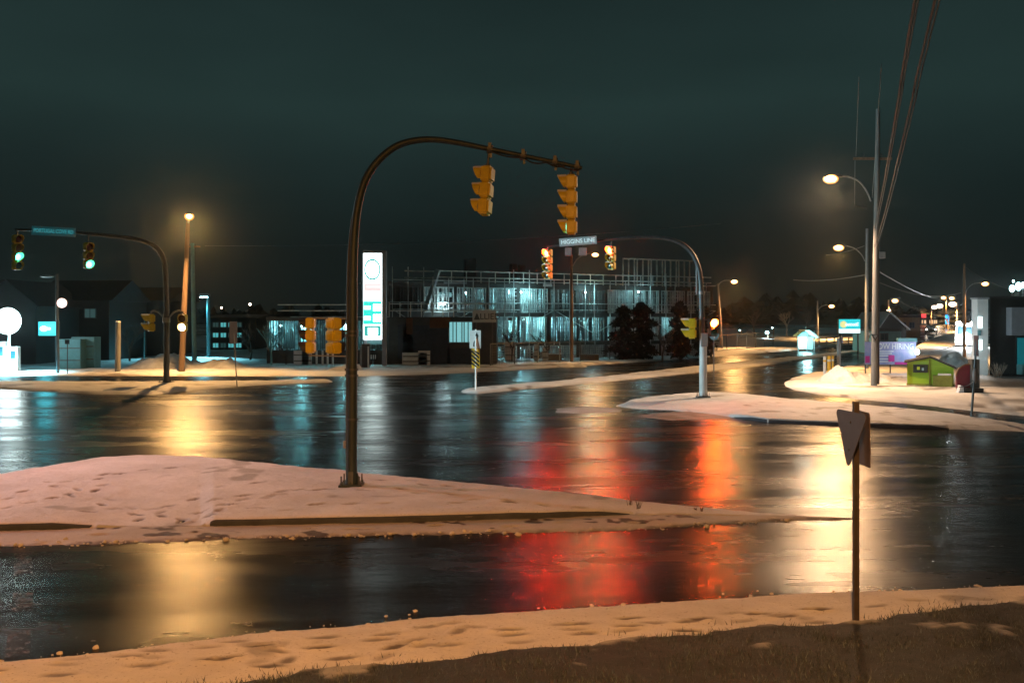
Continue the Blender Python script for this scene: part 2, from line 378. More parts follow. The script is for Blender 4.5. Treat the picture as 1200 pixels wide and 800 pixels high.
# ---- near verge: trodden snow along the lane, then the rough grass bank the camera stands on
ROADEDGE = [(-500, 800), (-200, 793), (0, 779), (140, 766), (300, 745), (400, 737), (500, 727), (700, 713), (900, 700), (1200, 688), (1500, 680), (1900, 676)]
ex = np.linspace(-500, 1900, 200); EX, EY = edge_xy(ROADEDGE, ex)
def zverge(x, y):
    d = np.interp(x, EX, EY) - y
    return .10 * smooth(d / .35) + .075 * np.clip(d, 0, None)
def hitv(px, py):
    k = (py - HZ) / F; lo, hi = 2.0, 40.0
    for _ in range(50):
        m = (lo + hi) / 2; x = (px - 600) / F * m
        if CH - k * m > zverge(x, m): lo = m
        else: hi = m
    return (px - 600) / F * lo, lo
GB = [(-400, 830), (0, 822), (180, 812), (270, 801), (300, 794), (330, 792), (360, 787), (420, 785), (500, 778), (560, 770), (600, 765), (680, 756), (760, 745), (820, 740), (900, 735), (960, 732), (1000, 728), (1050, 721), (1100, 715), (1200, 707), (1500, 690)]
gb = [hitv(a, b) for a, b in GB]; GBX = np.array([p[0] for p in gb]); GBY = np.array([p[1] for p in gb])
# ragged grass line
def grassline(x): return np.interp(x, GBX, GBY) + .40 * fbm(x, x * 0, 1.1, 3) + .22 * fbm(x, x * 0, 4.0, 5)
def snowpatch(x, y): return smooth((fbm(x, y, 1.5, 31) + .35 * fbm(x, y, 6, 33) - .16 - .10 * (grassline(x) - y) + .34 * np.exp(-np.clip(grassline(x) - y, 0, 9) / .28)) / .10)
nx, ny = 620, 90
xs_ = np.linspace(-9.5, 10.5, nx); v = np.linspace(0, 1, ny)[:, None]
far = np.interp(xs_, EX, EY) + .10; near = grassline(xs_) - .25
X = np.broadcast_to(xs_, (ny, nx)).copy(); Y = far * (1 - v) + near * v
d = np.interp(X, EX, EY) - Y
Z = zverge(X, Y) + .03 * fbm(X, Y, 1.1) + .018 * fbm(X, Y, 5, 2) + .012 * fbm(X, Y, 13, 3)
Z -= .07 * (1 - smooth((d + .22 * fbm(X, Y, 2.2, 4)) / .28))                    # thin ragged edge where the plough left it
D = np.clip(.75 * (1 - smooth((d - .03 + .5 * fbm(X, Y, 3.2, 7)) / .22)), 0, 1)
D = np.maximum(D, .5 * smooth((fbm(X, Y, .9, 8) - .16) / .1))
tr = []
for (y0, y1, y2, st) in ((748, 727, 712, .62), (758, 735, 718, .7), (772, 745, 722, .66)):
    tr.append(([hitv(60, y0 + 16), hitv(330, y0 + 10), hitv(520, y1 + 8), hitv(760, y2 + 14), hitv(980, y2 + 2)], st, .10))
tr += [([hitv(-40, 785), hitv(200, 765), hitv(420, 748), hitv(640, 728)], .66, .2), ([hitv(330, 776), hitv(560, 752), hitv(800, 726), hitv(1180, 697)], .8, .16)]
tr.append(([hitv(420, 772), hitv(560, 728)], .7, .1)); tr.append(([hitv(300, 790), hitv(360, 745)], .6, .1)); tr.append(([hitv(130, 795), hitv(300, 760)], .55, .1))
footprints(X, Y, Z, D, tr, .007, 1.2)
gridmesh('snow_verge', X, Y, Z, M['snow'], D)
# wheel-worn groove in the snow
xs_ = np.linspace(-12, 14, 500); v = (np.linspace(0, 1, 120) ** 1.5)[:, None]
near_ = np.full_like(xs_, -6.0); far = grassline(xs_) + .02
X = np.broadcast_to(xs_, (120, 500)).copy(); Y = far * (1 - v) + near_ * v
Z = zverge(X, Y) + .035 + .05 * fbm(X, Y, 1.3, 2) + .03 * fbm(X, Y, 5, 3) - .06 * (1 - smooth((far - Y) / .12))
M['turf'] = snow_mat('frozen_turf_with_snow', (.42, .44, .47), (.025, .034, .042), .55, .9)
gridmesh('grass_bank', X, Y, Z + .02 * snowpatch(X, Y), M['turf'], 1 - .9 * snowpatch(X, Y))
def grass():
    N = 150000; rg = np.random.default_rng(3)
    y = 5.4 + rg.random(N) ** .8 * 7.6; x = (rg.random(N) * 2 - 1) * (y * .56 + .3)
    gl = grassline(x); cl = fbm(x, y, 2.4, 11)
    inside = (y < gl - .02 + .16 * cl)
    stray = (y < gl + .35) & (rg.random(N) < .06) & (cl > .05)
    inside &= rg.random(N) > .9 * snowpatch(x, y)
    keep = (inside & (rg.random(N) < .55 + 1.1 * cl)) | stray
    x, y = x[keep], y[keep]; N = len(x)
    cl = fbm(x, y, 2.4, 11)
    z = zverge(x, y) + .02 + .05 * fbm(x, y, 1.3, 2)
    h = (.018 + .045 * rg.random(N)) * (1 + 1.0 * cl); a = rg.random(N) * 6.283; w = .0035 + .003 * rg.random(N)
    lx = (rg.random(N) - .5) * .09; ly = (rg.random(N) - .5) * .09
    V = np.empty((N, 3, 3)); ca, sa = np.cos(a) * w, np.sin(a) * w
    V[:, 0] = np.stack([x - ca, y - sa, z - .01], -1); V[:, 1] = np.stack([x + ca, y + sa, z - .01], -1); V[:, 2] = np.stack([x + lx, y + ly, z + h], -1)
    me = bpy.data.meshes.new('grass'); me.vertices.add(N * 3); me.vertices.foreach_set('co', V.reshape(-1).astype(np.float32))
    me.loops.add(N * 3); me.loops.foreach_set('vertex_index', np.arange(N * 3, dtype=np.int32))
    me.polygons.add(N); me.polygons.foreach_set('loop_start', np.arange(0, N * 3, 3, dtype=np.int32)); me.update(calc_edges=True); me.validate()
    m, nt, b = newmat('dry_winter_grass'); g = nt.nodes.new('ShaderNodeNewGeometry')
    r = nt.nodes.new('ShaderNodeValToRGB'); e = r.color_ramp.elements
    e[0].color = (.016, .023, .028, 1); e[1].color = (.13, .18, .23, 1); k = r.color_ramp.elements.new(.55); k.color = (.045, .062, .078, 1)
    nt.links.new(g.outputs['Random Per Island'], r.inputs['Fac']); nt.links.new(r.outputs['Color'], b.inputs['Base Color']); b.inputs['Roughness'].default_value = .85
    me.materials.append(m); o = bpy.data.objects.new('grass', me); COL.objects.link(o)
    tag(o, 'dry brown winter grass on the bank at the edge of the snow', 'grass', kind='stuff')
grass()

# ---- main island with the signal mast: far edge soft, near edge a kerb, snow in the gutter below it
I_FAR = [(-500, 585), (-300, 572), (0, 557), (60, 546), (120, 537), (180, 534), (240, 536), (300, 543.5), (400, 552), (500, 561), (600, 570), (700, 580), (800, 590), (900, 598), (1010, 606)]
I_KERB = [(-500, 626), (0, 624), (90, 621), (150, 619), (245, 618.5), (300, 617.5), (500, 613), (650, 608.5), (735, 605), (800, 604.6), (900, 606), (1010, 608.5)]
I_GUT = [(-500, 646), (0, 641), (100, 640), (200, 635), (400, 630), (600, 626), (700, 624), (760, 621), (830, 616), (900, 612.5), (960, 611), (1010, 610)]
def hk(px):  # kerb height along the island: dips at the ramp, tapers away at the tip
    return np.interp(px, [-500, 60, 110, 150, 235, 250, 600, 700, 740, 800, 900, 1010], [.15, .15, .08, .03, .035, .15, .15, .13, .05, .05, .04, .01])
X, Y, dA, dB, dE, PX, v = ribbon(I_FAR, I_KERB, -400, 1010, 640, 150)
top = hk(PX) * v + np.interp(PX, [-400, 700, 1010], [.16, .15, .03]) * (1 - v)
nz = .06 * fbm(X, Y, .5) + .035 * fbm(X, Y, 2.4, 2) + .018 * fbm(X, Y, 7, 4)
Z = (top + nz * smooth(dB / .5)) * smooth((dA + .35 * fbm(X, Y, 1.4, 6)) / 1.0) - .04 * (1 - smooth((dA + .3 * fbm(X, Y, 2.5, 3)) / .35))
D = .5 * smooth((fbm(X, Y, .8, 12) - .20) / .1) + .55 * (1 - smooth((dA - .05 + .4 * fbm(X, Y, 3, 8)) / .22)) + .25 * (1 - smooth((dB + .2 * fbm(X, Y, 5, 9)) / .12))
D = np.clip(D, 0, 1)
q = lambda a, b: hit(a, b, .12)
tr = [([q(95, 628), q(160, 605), q(240, 575), q(330, 560)], .62, .1), ([q(170, 628), q(220, 600), q(330, 580), q(390, 572)], .6, .1),
      ([q(180, 618), q(280, 590), q(400, 566)], .66, .12), ([q(20, 560), q(100, 580), q(190, 600), q(250, 606)], .6, .12), ([q(60, 600), q(210, 588), q(390, 575)], .6, .1),
      ([q(425, 572), q(520, 580), q(650, 595), q(760, 600)], .7, .14), ([q(430, 590), q(540, 588), q(640, 590)], .7, .12), ([q(0, 585), q(130, 555), q(220, 545)], .62, .1),
      ([q(440, 562), q(500, 568), q(560, 576)], .6, .1), ([q(245, 600), q(330, 598), q(420, 590)], .65, .1), ([q(-80, 610), q(40, 590), q(150, 560)], .65, .1)]
footprints(X, Y, Z, D, tr, .03, 1.1)
# bare patch blown clear round the mast foot
Z -= np.where((PX > 240) & (PX < 745) | (PX < 112), .05, 0) * (1 - smooth((dB - .02) / .16)); bx, by = hit(412, 577); rr = np.hypot((X - bx - .05) / .75, (Y - by + .12) / .62); Z -= .03 * np.exp(-rr ** 4); D[:] = np.clip(D, 0, 1)
gridmesh('snow_island', X, Y, Z, M['snow'], D, skirt=.2)
# gutter snow
X, Y, dA, dB, dE, PX, v = ribbon(I_KERB, I_GUT, -400, 1008, 640, 44)
Y = Y + .03 * (1 - v)
Z = .035 * smooth((dB + .30 * fbm(X, Y, 1.8, 5) + .16 * fbm(X, Y, 7, 6)) / .3) * 1.3 - .012 + .025 * fbm(X, Y, 3.2, 7) * smooth(dB / .3)
D = np.clip(.25 + .7 * (1 - smooth((dB - .02 + .35 * fbm(X, Y, 3.3, 7)) / .22)) * .9 + .9 * smooth((fbm(X, Y, 1.9, 4) - .14) / .1), 0, 1)
footprints(X, Y, Z, D, [([hit(0, 634), hit(200, 627), hit(420, 621)], .9, .12), ([hit(420, 622), hit(600, 616), hit(780, 612)], 1.1, .12)], .03, .8)
gridmesh('gutter_snow', X, Y, Z, M['slush'], D)
# kerb stones: a real step of concrete with a worn nose
def kerb(name, poly, x0, x1, hfun, n=90, width=.16, m='concrete'):
    xs = np.linspace(x0, x1, n); x, y = edge_xy(poly, xs); b = MB()
    V = []; 
    for i in range(n):
        jt = 0; h = float(hfun(xs[i])) - .006 - .012 * float(vn(np.array(x[i]), np.array(y[i]), 2.1)); z = gz(x[i], y[i])
        wob = .01 * (vn(np.array(x[i]), np.array(y[i]), 1.3) - .5)
        for (dy, hz) in ((-.012 + wob + .008 * jt, -.03), (-.004 + wob + .008 * jt, h * .75), (.03 + wob + .006 * jt, h), (width, h - .03), (width + .01, -.03)): V.append((x[i], y[i] + dy, z + hz))
    fs = []
    for i in range(n - 1):
        for k in range(4): fs.append((i * 5 + k, (i + 1) * 5 + k, (i + 1) * 5 + k + 1, i * 5 + k + 1))
    fs.append((0, 1, 2, 3, 4)); fs.append(tuple((n - 1) * 5 + k for k in (4, 3, 2, 1, 0)))
    b.add(V, fs); o = b.build(name, M[m], None, True); o['kind'] = 'structure'; return o
kerb('kerb', I_KERB, -400, 105, hk, 120); kerb('kerb', I_KERB, 246, 738, hk, 170)

# ---- right island with the second mast
J_FAR = [(722, 474), (740, 469), (760, 466), (800, 461.5), (830, 460), (870, 462), (930, 469), (1000, 474), (1100, 483), (1190, 496), (1300, 512)]
J_NEAR = [(722, 476), (740, 478.5), (790, 481), (850, 488), (900, 495), (1000, 499.5), (1100, 502.5), (1190, 505), (1300, 514)]
X, Y, dA, dB, dE, PX, v = ribbon(J_FAR, J_NEAR, 722, 1295, 330, 60)
hJ = np.interp(PX, [722, 840, 870, 1100, 1180, 1295], [.03, .05, .14, .14, .05, .01])
Z = (hJ * v + .12 * (1 - v) + .05 * fbm(X, Y, .6, 3) + .02 * fbm(X, Y, 3, 4)) * smooth((dA + .6 * fbm(X, Y, .9, 5)) / 1.0) * smooth(dE / .6)
Z = Z * np.where((PX > 855) & (PX < 1110), 1, smooth((dB + .5 * fbm(X, Y, 1.2, 8)) / .7)) - .03 * (1 - smooth((dA + .4 * fbm(X, Y, 1.5, 1)) / .4))
D = np.clip(.8 * (1 - smooth((dA + .8 * fbm(X, Y, 1.5, 8)) / .5)) * .6 + .7 * smooth((fbm(X, Y, .7, 14) - .2) / .1), 0, 1)
footprints(X, Y, Z, D, [([hit(790, 468), hit(900, 478), hit(1080, 492)], .8, .2)], .04, .5)
gridmesh('snow_island', X, Y, Z, M['snow'], D, skirt=.2)
kerb('kerb', J_NEAR, 860, 1112, lambda p: np.interp(p, [860, 880, 1090, 1112], [.05, .15, .15, .06]), 80)
# brown slush and thin refrozen snow off the tip of that island
def patch(name, far, near, x0, x1, m, h=.03, nx=160, ny=30, dirt_shade=.5, thr=.0):
    X, Y, dA, dB, dE, PX, v = ribbon(far, near, x0, x1, nx, ny)
    e = np.minimum(np.minimum(dA, dB), dE * 1.2)
    Z = gzv(X, Y) + h * 1.3 * smooth((e + .7 * np.clip(e, .15, 1) * fbm(X, Y, .9, 5) + .3 * fbm(X, Y, 2.5, 3) * np.clip(e, .1, 1)) / .9) - .016 + h * .5 * fbm(X, Y, 2, 6) * smooth(e)
    D = np.clip(dirt_shade + 1.0 * fbm(X, Y, 1.1, 9), 0, 1)
    return gridmesh(name, X, Y, Z, M[m], D)
patch('roadside_slush', [(735, 486), (790, 481), (850, 479), (930, 483)], [(735, 489), (790, 494), (850, 492), (930, 488)], 735, 930, 'slush', .022, dirt_shade=.75)
patch('roadside_slush', [(645, 478), (690, 477), (735, 479)], [(645, 484), (690, 485), (735, 483)], 645, 735, 'slush', .05, dirt_shade=.3)

# ---- thin central median with the keep-right sign at its nose, and the bright strip behind it
def strip(far, near, x0, x1, name='snow_median', h=.14, m='snow_far', dirt_shade=.15, nx=260, ny=18, ragged=.35):
    X, Y, dA, dB, dE, PX, v = ribbon(far, near, x0, x1, nx, ny)
    e = np.minimum(dA, dB)
    Z = gzv(X, Y) + (h + .08 * fbm(X, Y, .35, 3) + .06 * fbm(X, Y, 1.4, 4)) * smooth((e + ragged * fbm(X, Y, .7, 5)) / (.3 + ragged)) * smooth(dE / .5) - .02
    D = np.clip(dirt_shade + .8 * (1 - smooth((e + .5 * fbm(X, Y, .8, 8)) / .5)) * .6 + .7 * smooth((fbm(X, Y, .5, 15) - .15) / .12), 0, 1)
    return gridmesh(name, X, Y, Z, M[m], D)
strip([(538, 457), (560, 455), (640, 448.5), (700, 443), (800, 431.5), (860, 425.5), (905, 421), (960, 415.5), (1010, 410)],
      [(538, 460), (560, 461.5), (640, 454), (700, 448.5), (800, 438.5), (850, 433.5), (900, 428), (960, 419.5), (1010, 412)], 538, 1010)
# ---- long low island under the left mast
strip([(-300, 448), (0, 448), (200, 447.5), (390, 446)], [(-300, 456), (0, 456), (60, 459), (110, 462), (180, 463), (230, 457), (300, 451.5), (390, 448)], -300, 392, 'snow_island', .13, nx=360, ny=24)
# ---- far side: snowy verge and everything beyond
FAREDGE = [(-400, 440), (0, 440), (200, 441), (420, 441), (500, 439), (600, 434), (660, 430), (740, 425), (800, 421), (870, 415.5), (950, 409), (1000, 404), (1040, 398)]
FARBACK = [(-400, 402), (1040, 384)]
X, Y, dA, dB, dE, PX, v = ribbon(FARBACK, FAREDGE, -400, 1040, 460, 70, .55)
Z = gzv(X, Y) + (.14 + .16 * fbm(X, Y, .2, 3) + .10 * fbm(X, Y, .8, 4) + .04 * fbm(X, Y, 2.5, 6)) * smooth((dB + .8 * fbm(X, Y, .6, 5)) / 1.2) - .02
D = np.clip(.1 + .7 * (1 - smooth((dB + 1.2 * fbm(X, Y, .6, 8)) / .9)) * .7 + .8 * smooth((fbm(X, Y, .3, 15) - .12) / .12), 0, 1)
gridmesh('snow_field', X, Y, Z, M['snow_far'], D)
# ---- near right corner lot
C_FAR = [(916, 448), (940, 441), (965, 436), (985, 432), (1010, 427), (1070, 417.5), (1100, 411), (1130, 406), (1200, 399), (1500, 392)]
C_NEAR = [(916, 451), (930, 457), (960, 462.5), (1000, 467.5), (1060, 473), (1120, 479), (1200, 487), (1500, 512)]
X, Y, dA, dB, dE, PX, v = ribbon(C_FAR, C_NEAR, 916, 1500, 420, 90, 1.6)
clear = smooth((PX - 1138 - 60 * (v - .5)) / 18) * smooth((v - .50) / .04) * (1 - smooth((v - .82) / .05))    # ploughed forecourt in front of the dark building
Z = gzv(X, Y) + (.15 + .14 * fbm(X, Y, .4, 3) + .05 * fbm(X, Y, 1.8, 4)) * smooth((np.minimum(dA, dB) + .6 * fbm(X, Y, .8, 5)) / .9) * smooth(dE / .8) - .02
Z = Z * (1 - clear) + (gzv(X, Y) + .012) * clear
D = np.clip(.1 + .6 * (1 - smooth((np.minimum(dA, dB) + .8 * fbm(X, Y, .9, 8)) / .6)) + .8 * smooth((fbm(X, Y, .5, 15) - .15) / .12), 0, 1); D = np.maximum(D, clear * .95)
gridmesh('snow_corner', X, Y, Z, M['snow_far'], D)
patch('roadside_slush', [(1095, 474), (1150, 478), (1260, 487)], [(1095, 477), (1150, 483), (1260, 494)], 1095, 1260, 'slush', .08, dirt_shade=.2)
# ---- worn painted lines on the wet lanes
def line(pts, w=.14, z=.005):
    for (a, b) in pts:
        p, q_ = Vector((*hit(*a), 0)), Vector((*hit(*b), 0)); d = (q_ - p).normalized(); n = Vector((-d.y, d.x, 0)) * w / 2; k = max(2, int((q_ - p).length / .5))
        Xs = np.array([[p.x + n.x + (q_.x - p.x) * i / k for i in range(k + 1)], [p.x - n.x + (q_.x - p.x) * i / k for i in range(k + 1)]])
        Ys = np.array([[p.y + n.y + (q_.y - p.y) * i / k for i in range(k + 1)], [p.y - n.y + (q_.y - p.y) * i / k for i in range(k + 1)]])
        gridmesh('road_marking', Xs, Ys, Xs * 0 + z, M['paint_line'])
line([((27, 642), (27, 673)), ((27, 693), (26, 716)), ((23, 738), (20, 768)), ((250, 634), (257, 656)), ((282, 728), (288, 744))], .24)
line([((522, 558), (606, 544)), ((440, 541), (545, 528))], .10); line([((1142, 583), (1230, 585))], .16); line([((770, 497), (820, 487))], .12)

# frozen crumbs of ploughed snow along the lane edges
def crumbs(name, label, pts, n, spread, s0, s1, m, zf):
    b = MB(); rg = random.Random(41)
    for i in range(n):
        t = rg.random() * (len(pts) - 1); k = int(t); x = pts[k][0] + (pts[k + 1][0] - pts[k][0]) * (t - k); y = pts[k][1] + (pts[k + 1][1] - pts[k][1]) * (t - k) + rg.gauss(0, spread)
        r = s0 + (s1 - s0) * rg.random() ** 3; o = len(b.v); b.ball((x, y, zf(x, y) + r * .2), (r * rg.uniform(.8, 1.5), r * rg.uniform(.8, 1.3), r * rg.uniform(.5, .9)), 6, 4)
        for q in range(o, len(b.v)): v = b.v[q]; b.v[q] = (v[0] + rg.gauss(0, r * .13), v[1] + rg.gauss(0, r * .13), v[2] + rg.gauss(0, r * .13))
    tag(b.build(name, M[m]), label, 'snow crumbs', kind='stuff')
crumbs('snow_crumbs', 'frozen snow crumbs along the gutter of the snowy island', [hit(p, np.interp(p, [a[0] for a in I_GUT], [a[1] for a in I_GUT]) - 2) for p in range(-60, 1000, 20)], 260, .16, .008, .045, 'slush', lambda x, y: .015)
crumbs('snow_crumbs', 'frozen snow crumbs along the lane edge of the front verge', [hit(p, np.interp(p, [a[0] for a in ROADEDGE], [a[1] for a in ROADEDGE])) for p in range(-60, 1260, 20)], 240, .16, .006, .035, 'slush', lambda x, y: max(.0, float(zverge(x, y)) - .02))
patch('roadside_slush', [(700, 694), (800, 685), (935, 677)], [(700, 697), (800, 688.5), (935, 679.5)], 700, 935, 'slush', .02, dirt_shade=1.0)
patch('roadside_slush', [(968, 674), (1040, 671), (1110, 668)], [(968, 677), (1040, 675), (1110, 671)], 968, 1110, 'slush', .02, dirt_shade=1.0)

patch('packed_snow', [(1064, 411), (1090, 397), (1126, 386)], [(1064, 421), (1090, 414), (1126, 402)], 1064, 1126, 'snow_far', .05, dirt_shade=.45)
# ================================================================== SIGNALS
def signal_head(label, cat, loc, rz, n, s, lit=(), tilt=0.0, group='traffic lights', mat_body='sig_yellow', hood=.75, mats=('red', 'amber', 'green', 'green'), name='traffic_light', snow=True, hang=.25, vm=None, dk=1.0, wk=1.0):
    t = thing(name, label, cat, loc, rz, group, tilt)
    b = MB(); d = .21 * s / .35 * dk
    for i in range(n):
        z1 = -hang - i * s; z0 = z1 - s + .008; c = s * .13; h = s * .5 * wk
        b.prism([(-h + c, z1), (h - c, z1), (h, z1 - c), (h, z0 + c), (h - c, z0), (-h + c, z0), (-h, z0 + c), (-h, z1 - c)], 'y', -d * .35, d * .5)
        b.prism([(-h * .8, z1 - c), (h * .8, z1 - c), (h * .8, z0 + c), (-h * .8, z0 + c)], 'y', d * .5 + .001, d * .72)
        b.prism([(-h * .93, z1 - c * .6), (h * .93, z1 - c * .6), (h * .93, z0 + c * .6), (-h * .93, z0 + c * .6)], 'y', -d * .5, -d * .351)
    b.build('housing', M[mat_body], t, bevel=.006)
    if hang:
        MB().tube([(0, 0, .03), (0, 0, -hang)], .028 * s / .35, 8).tube([(0, 0, -hang), (0, 0, -hang - .0)] if False else [(0, 0, -hang + .05), (0, 0, -hang + .001)], .06, 10).build('hanger', M['galv_dark'], t, True)
    for i in range(n):
        zc = -hang - (i + .5) * s; r = s * .42
        key = mats[i] if i not in lit else None
        m = M[lit[i]] if i in lit else M['lens_%s_off' % key]
        MB().dome((0, -d * .5, zc), r, .04 * s / .35, 18, 4).build('lens', m, t, True)
        vb = MB(); N = 20; V = []; fs = []
        for k in range(N + 1):
            a = R(-42) + R(264) * k / N; up = (math.sin(a) + .67) / 1.67
            L = s * hood * (.30 + .70 * max(0, up) ** .8)
            for rr in (r * 1.04, r * 1.04 + .012):
                ca, sa = math.cos(a) * rr, math.sin(a) * rr
                V += [(ca, -d * .5 - .002, zc + sa), (ca, -d * .5 - L, zc + sa)]
        for k in range(N):
            o = k * 4; p = o + 4
            fs += [(o, o + 1, p + 1, p), (o + 2, p + 2, p + 3, o + 3), (o + 1, o + 3, p + 3, p + 1)]
        fs += [(0, 2, 3, 1), (N * 4, N * 4 + 1, N * 4 + 3, N * 4 + 2)]
        vb.add(V, fs); vz = vb.build('visor', M[vm or mat_body], t, True)
        if snow:
            sb = MB(); V = []; fs = []; N2 = 8
            for k in range(N2 + 1):
                a = R(48) + R(84) * k / N2; up = 1.0; L = s * hood * .97; th = .004 + .016 * math.sin(math.pi * k / N2)
                rr = r * 1.04 + .014
                for q in (rr, rr + th): V += [(math.cos(a) * q, -d * .5 - .004, zc + math.sin(a) * q), (math.cos(a) * q, -d * .5 - L, zc + math.sin(a) * q)]
            for k in range(N2):
                o = k * 4; p = o + 4; fs += [(o, p, p + 1, o + 1), (o + 2, o + 3, p + 3, p + 2), (o + 1, p + 1, p + 3, o + 3), (o, o + 2, p + 2, p)]
            fs += [(0, 1, 3, 2), (N2 * 4, N2 * 4 + 2, N2 * 4 + 3, N2 * 4 + 1)]
            sb.add(V, fs).build('snow_cap', M['snowcap'], vz, True)
    return t
def bandclamp(b, c, r): b.tube([c - Vector((0, 0, .035)), c + Vector((0, 0, .035))], r, 16); b.box(c + Vector((r, -.02, 0)), (.06, .05, .06))
def mast(label, base, pts, Y, radii, m='galv', lower=None, bolts=True):
    t = thing('signal_mast', label, 'signal mast', base, 0, 'signal masts over the crossing')
    w = [P(a, b, Y) - base for a, b in pts]; w[0] = Vector((0, 0, .05))
    n = 6; sp = spline(w, n); rr = list(np.interp(np.linspace(0, 1, len(sp)), np.linspace(0, 1, len(radii)), radii))
    MB().tube(sp, rr, 16).build('pole', M[m], t, True)
    b = MB(); r0 = radii[0]
    b.box((0, 0, .035), (r0 * 4.2, r0 * 4.2, .05)); b.tube([(0, 0, .06), (0, 0, .20)], [r0 * 1.25, r0 * 1.05], 16)
    for k in range(4): b.prism([(r0 * .9, .06), (r0 * 1.7, .06), (r0 * 1.05, .32)], 'y', -.012, .012) if k == 0 else None
    b.build('base_plate', M[m], t, bevel=.006)
    if bolts:
        for i in (-1, 1):
            for j in (-1, 1): MB().tube([(i * r0 * 1.65, j * r0 * 1.65, .03), (i * r0 * 1.65, j * r0 * 1.65, .24)], .016, 6).tube([(i * r0 * 1.65, j * r0 * 1.65, .061), (i * r0 * 1.65, j * r0 * 1.65, .10)], .032, 6).build('anchor_bolt', M['galv_dark'], t)
    return t, w
# --- main mast
YM = 21.1; bm0 = G(412, 575); bm0.z = .13
bm0 = Vector((P(412, 575, YM).x, YM, .10))
t, w = mast('tall curved grey signal mast standing on the snowy island in front', bm0,
            [(412, 575), (412.5, 500), (413, 420), (413.5, 340), (414.5, 290), (418, 250), (426, 216), (440, 192), (460, 174), (480, 166), (505, 163.5), (535, 167), (575, 175), (620, 184), (655, 191), (682, 197)], YM,
            [.115, .11, .105, .10, .095, .09, .085, .08, .076, .072, .068, .062, .055, .05, .046, .042], 'mast_grey')
for py in (388, 393, 491, 433, 440):
    b = MB(); c = P(413, py, YM) - bm0; b.tube([c - Vector((0, 0, .022)), c + Vector((0, 0, .022))], .128, 16); b.box(c + Vector((-.135, -.01, 0)), (.05, .05, .05)); b.build('band_clamp', M['galv_dark'], t, True)
cd = [P(a, b_, YM) - bm0 for a, b_ in [(406.5, 560), (406.5, 440), (407.5, 330), (409.5, 285), (413, 255)]]; cd = [c + Vector((0, -.03, 0)) for c in cd]
MB().tube(spline(cd, 4), .02, 8).build('conduit', M['galv_dark'], t, True)
c = P(409, 520, YM) - bm0; MB().box(c + Vector((-.08, -.1, 0)), (.06, .05, .16)).build('junction_box', M['galv'], t, bevel=.01)
b = MB(); c = P(412, 560, YM) - bm0; b.box(c + Vector((.0, -.125, .02)), (.11, .02, .26)); b.build('hand_hole_cover', M['galv_dark'], t, bevel=.006)
# brackets and cable slack on the arm
for px in (574, 613, 650, 676):
    py = np.interp(px, [575, 620, 655, 682], [175, 184, 191, 197]); c = P(px, py, YM) - bm0
    b = MB(); b.tube([c + Vector((-.05, 0, .012)), c + Vector((.05, 0, -.012))], .10, 12); b.box(c + Vector((0, -.1, .06)), (.07, .06, .12)); b.box(c + Vector((.02, .0, -.12)), (.05, .08, .12)); b.build('arm_clamp', M['galv_dark'], t, True)
b = MB()
for (a0, a1, sag) in ((574, 613, .12), (613, 640, .20), (640, 662, .14), (652, 680, .14)):
    pa, pb = [P(x, np.interp(x, [575, 620, 655, 682], [175, 184, 191, 197]), YM) - bm0 for x in (a0, a1)]
    b.tube([pa.lerp(pb, k / 8) + Vector((0, -.07, -.05 - sag * .35 * math.sin(math.pi * k / 8))) for k in range(9)], .016, 6)
b.build('signal_cable', M['black'], t, True)
# cleared concrete footing
f = MB().box((0, 0, 0), (.95, .75, .20)); o = f.build('mast_footing', M['concrete'], None, bevel=.02); o.location = (bm0.x + .08, bm0.y - .1, 0); tag(o, 'square concrete footing swept clear under the tall curved mast', 'footing')
sc = F / YM
signal_head('yellow three-lens traffic light hanging tilted mid-arm on the tall curved mast', 'traffic light', P(573, 176, YM), R(-97), 3, .352, tilt=R(0), hang=.36, dk=.9, hood=.58, wk=.85).rotation_euler = (R(-2), R(-8), R(-108))
signal_head('four-lens traffic light at the tip of the tall front mast, bottom glowing green', 'traffic light', P(669, 195, YM), R(-97), 4, .318, lit={3: 'green_on'}, hang=.18, dk=.95, hood=.62, wk=.9)
# arms for the two heads half way up the pole
for py in (373, 417): MB().tube([P(412, py + .5, YM) - bm0, P(362, py - .5, YM) - bm0], .014, 8).build('side_arm', M['galv'], t, True)
signal_head('yellow traffic light beside the tall mast, its red-lit hood pointing left', 'traffic light', P(363.5, 372, YM), R(-92), 3, .255, lit={1: 'hand_dim'}, hang=.0, snow=False, vm='sig_black', hood=.7, dk=.95)
signal_head('yellow traffic light seen from behind, next to the pole of the tall mast', 'traffic light', P(391.5, 372, YM), R(135), 3, .258, hang=.0, snow=False, vm='sig_black', hood=.6, dk=1.2, wk=1.15)
M['hand_on2'] = M['hand_on']
# --- right mast
YR = 45.7; b0 = Vector((P(824, 468, YR).x, YR, .08))
t, w = mast('curved mast with pale blue lower pole on the right-hand snow island', b0,
            [(824, 468), (823.3, 440), (822.8, 400), (822, 360), (821, 330), (818, 312), (811, 297), (800, 286.5), (785, 280.5), (765, 278), (740, 278.5), (712, 281), (680, 285), (655, 288), (641, 290.5)], YR,
            [.14, .13, .125, .12, .115, .11, .105, .10, .095, .09, .08, .07, .06, .055, .05], 'galv_dark')
c = P(823.6, 435, YR) - b0
MB().tube([(0, 0, .10), (0, 0, 2.85)], [.185, .165], 16).build('light_tone_sleeve', M['pale_light_tone'], t, True)  # pale sleeve paint also carries the white light on the lower pole
MB().box(P(824, 398, YR) - b0 + Vector((.02, -.16, 0)), (.30, .2, .62)).build('control_box', M['galv'], t, bevel=.02)
MB().tube([P(816.5, 345, YR) - b0, P(816.5, 312, YR) - b0], .05, 8).build('conduit', M['galv'], t, True)
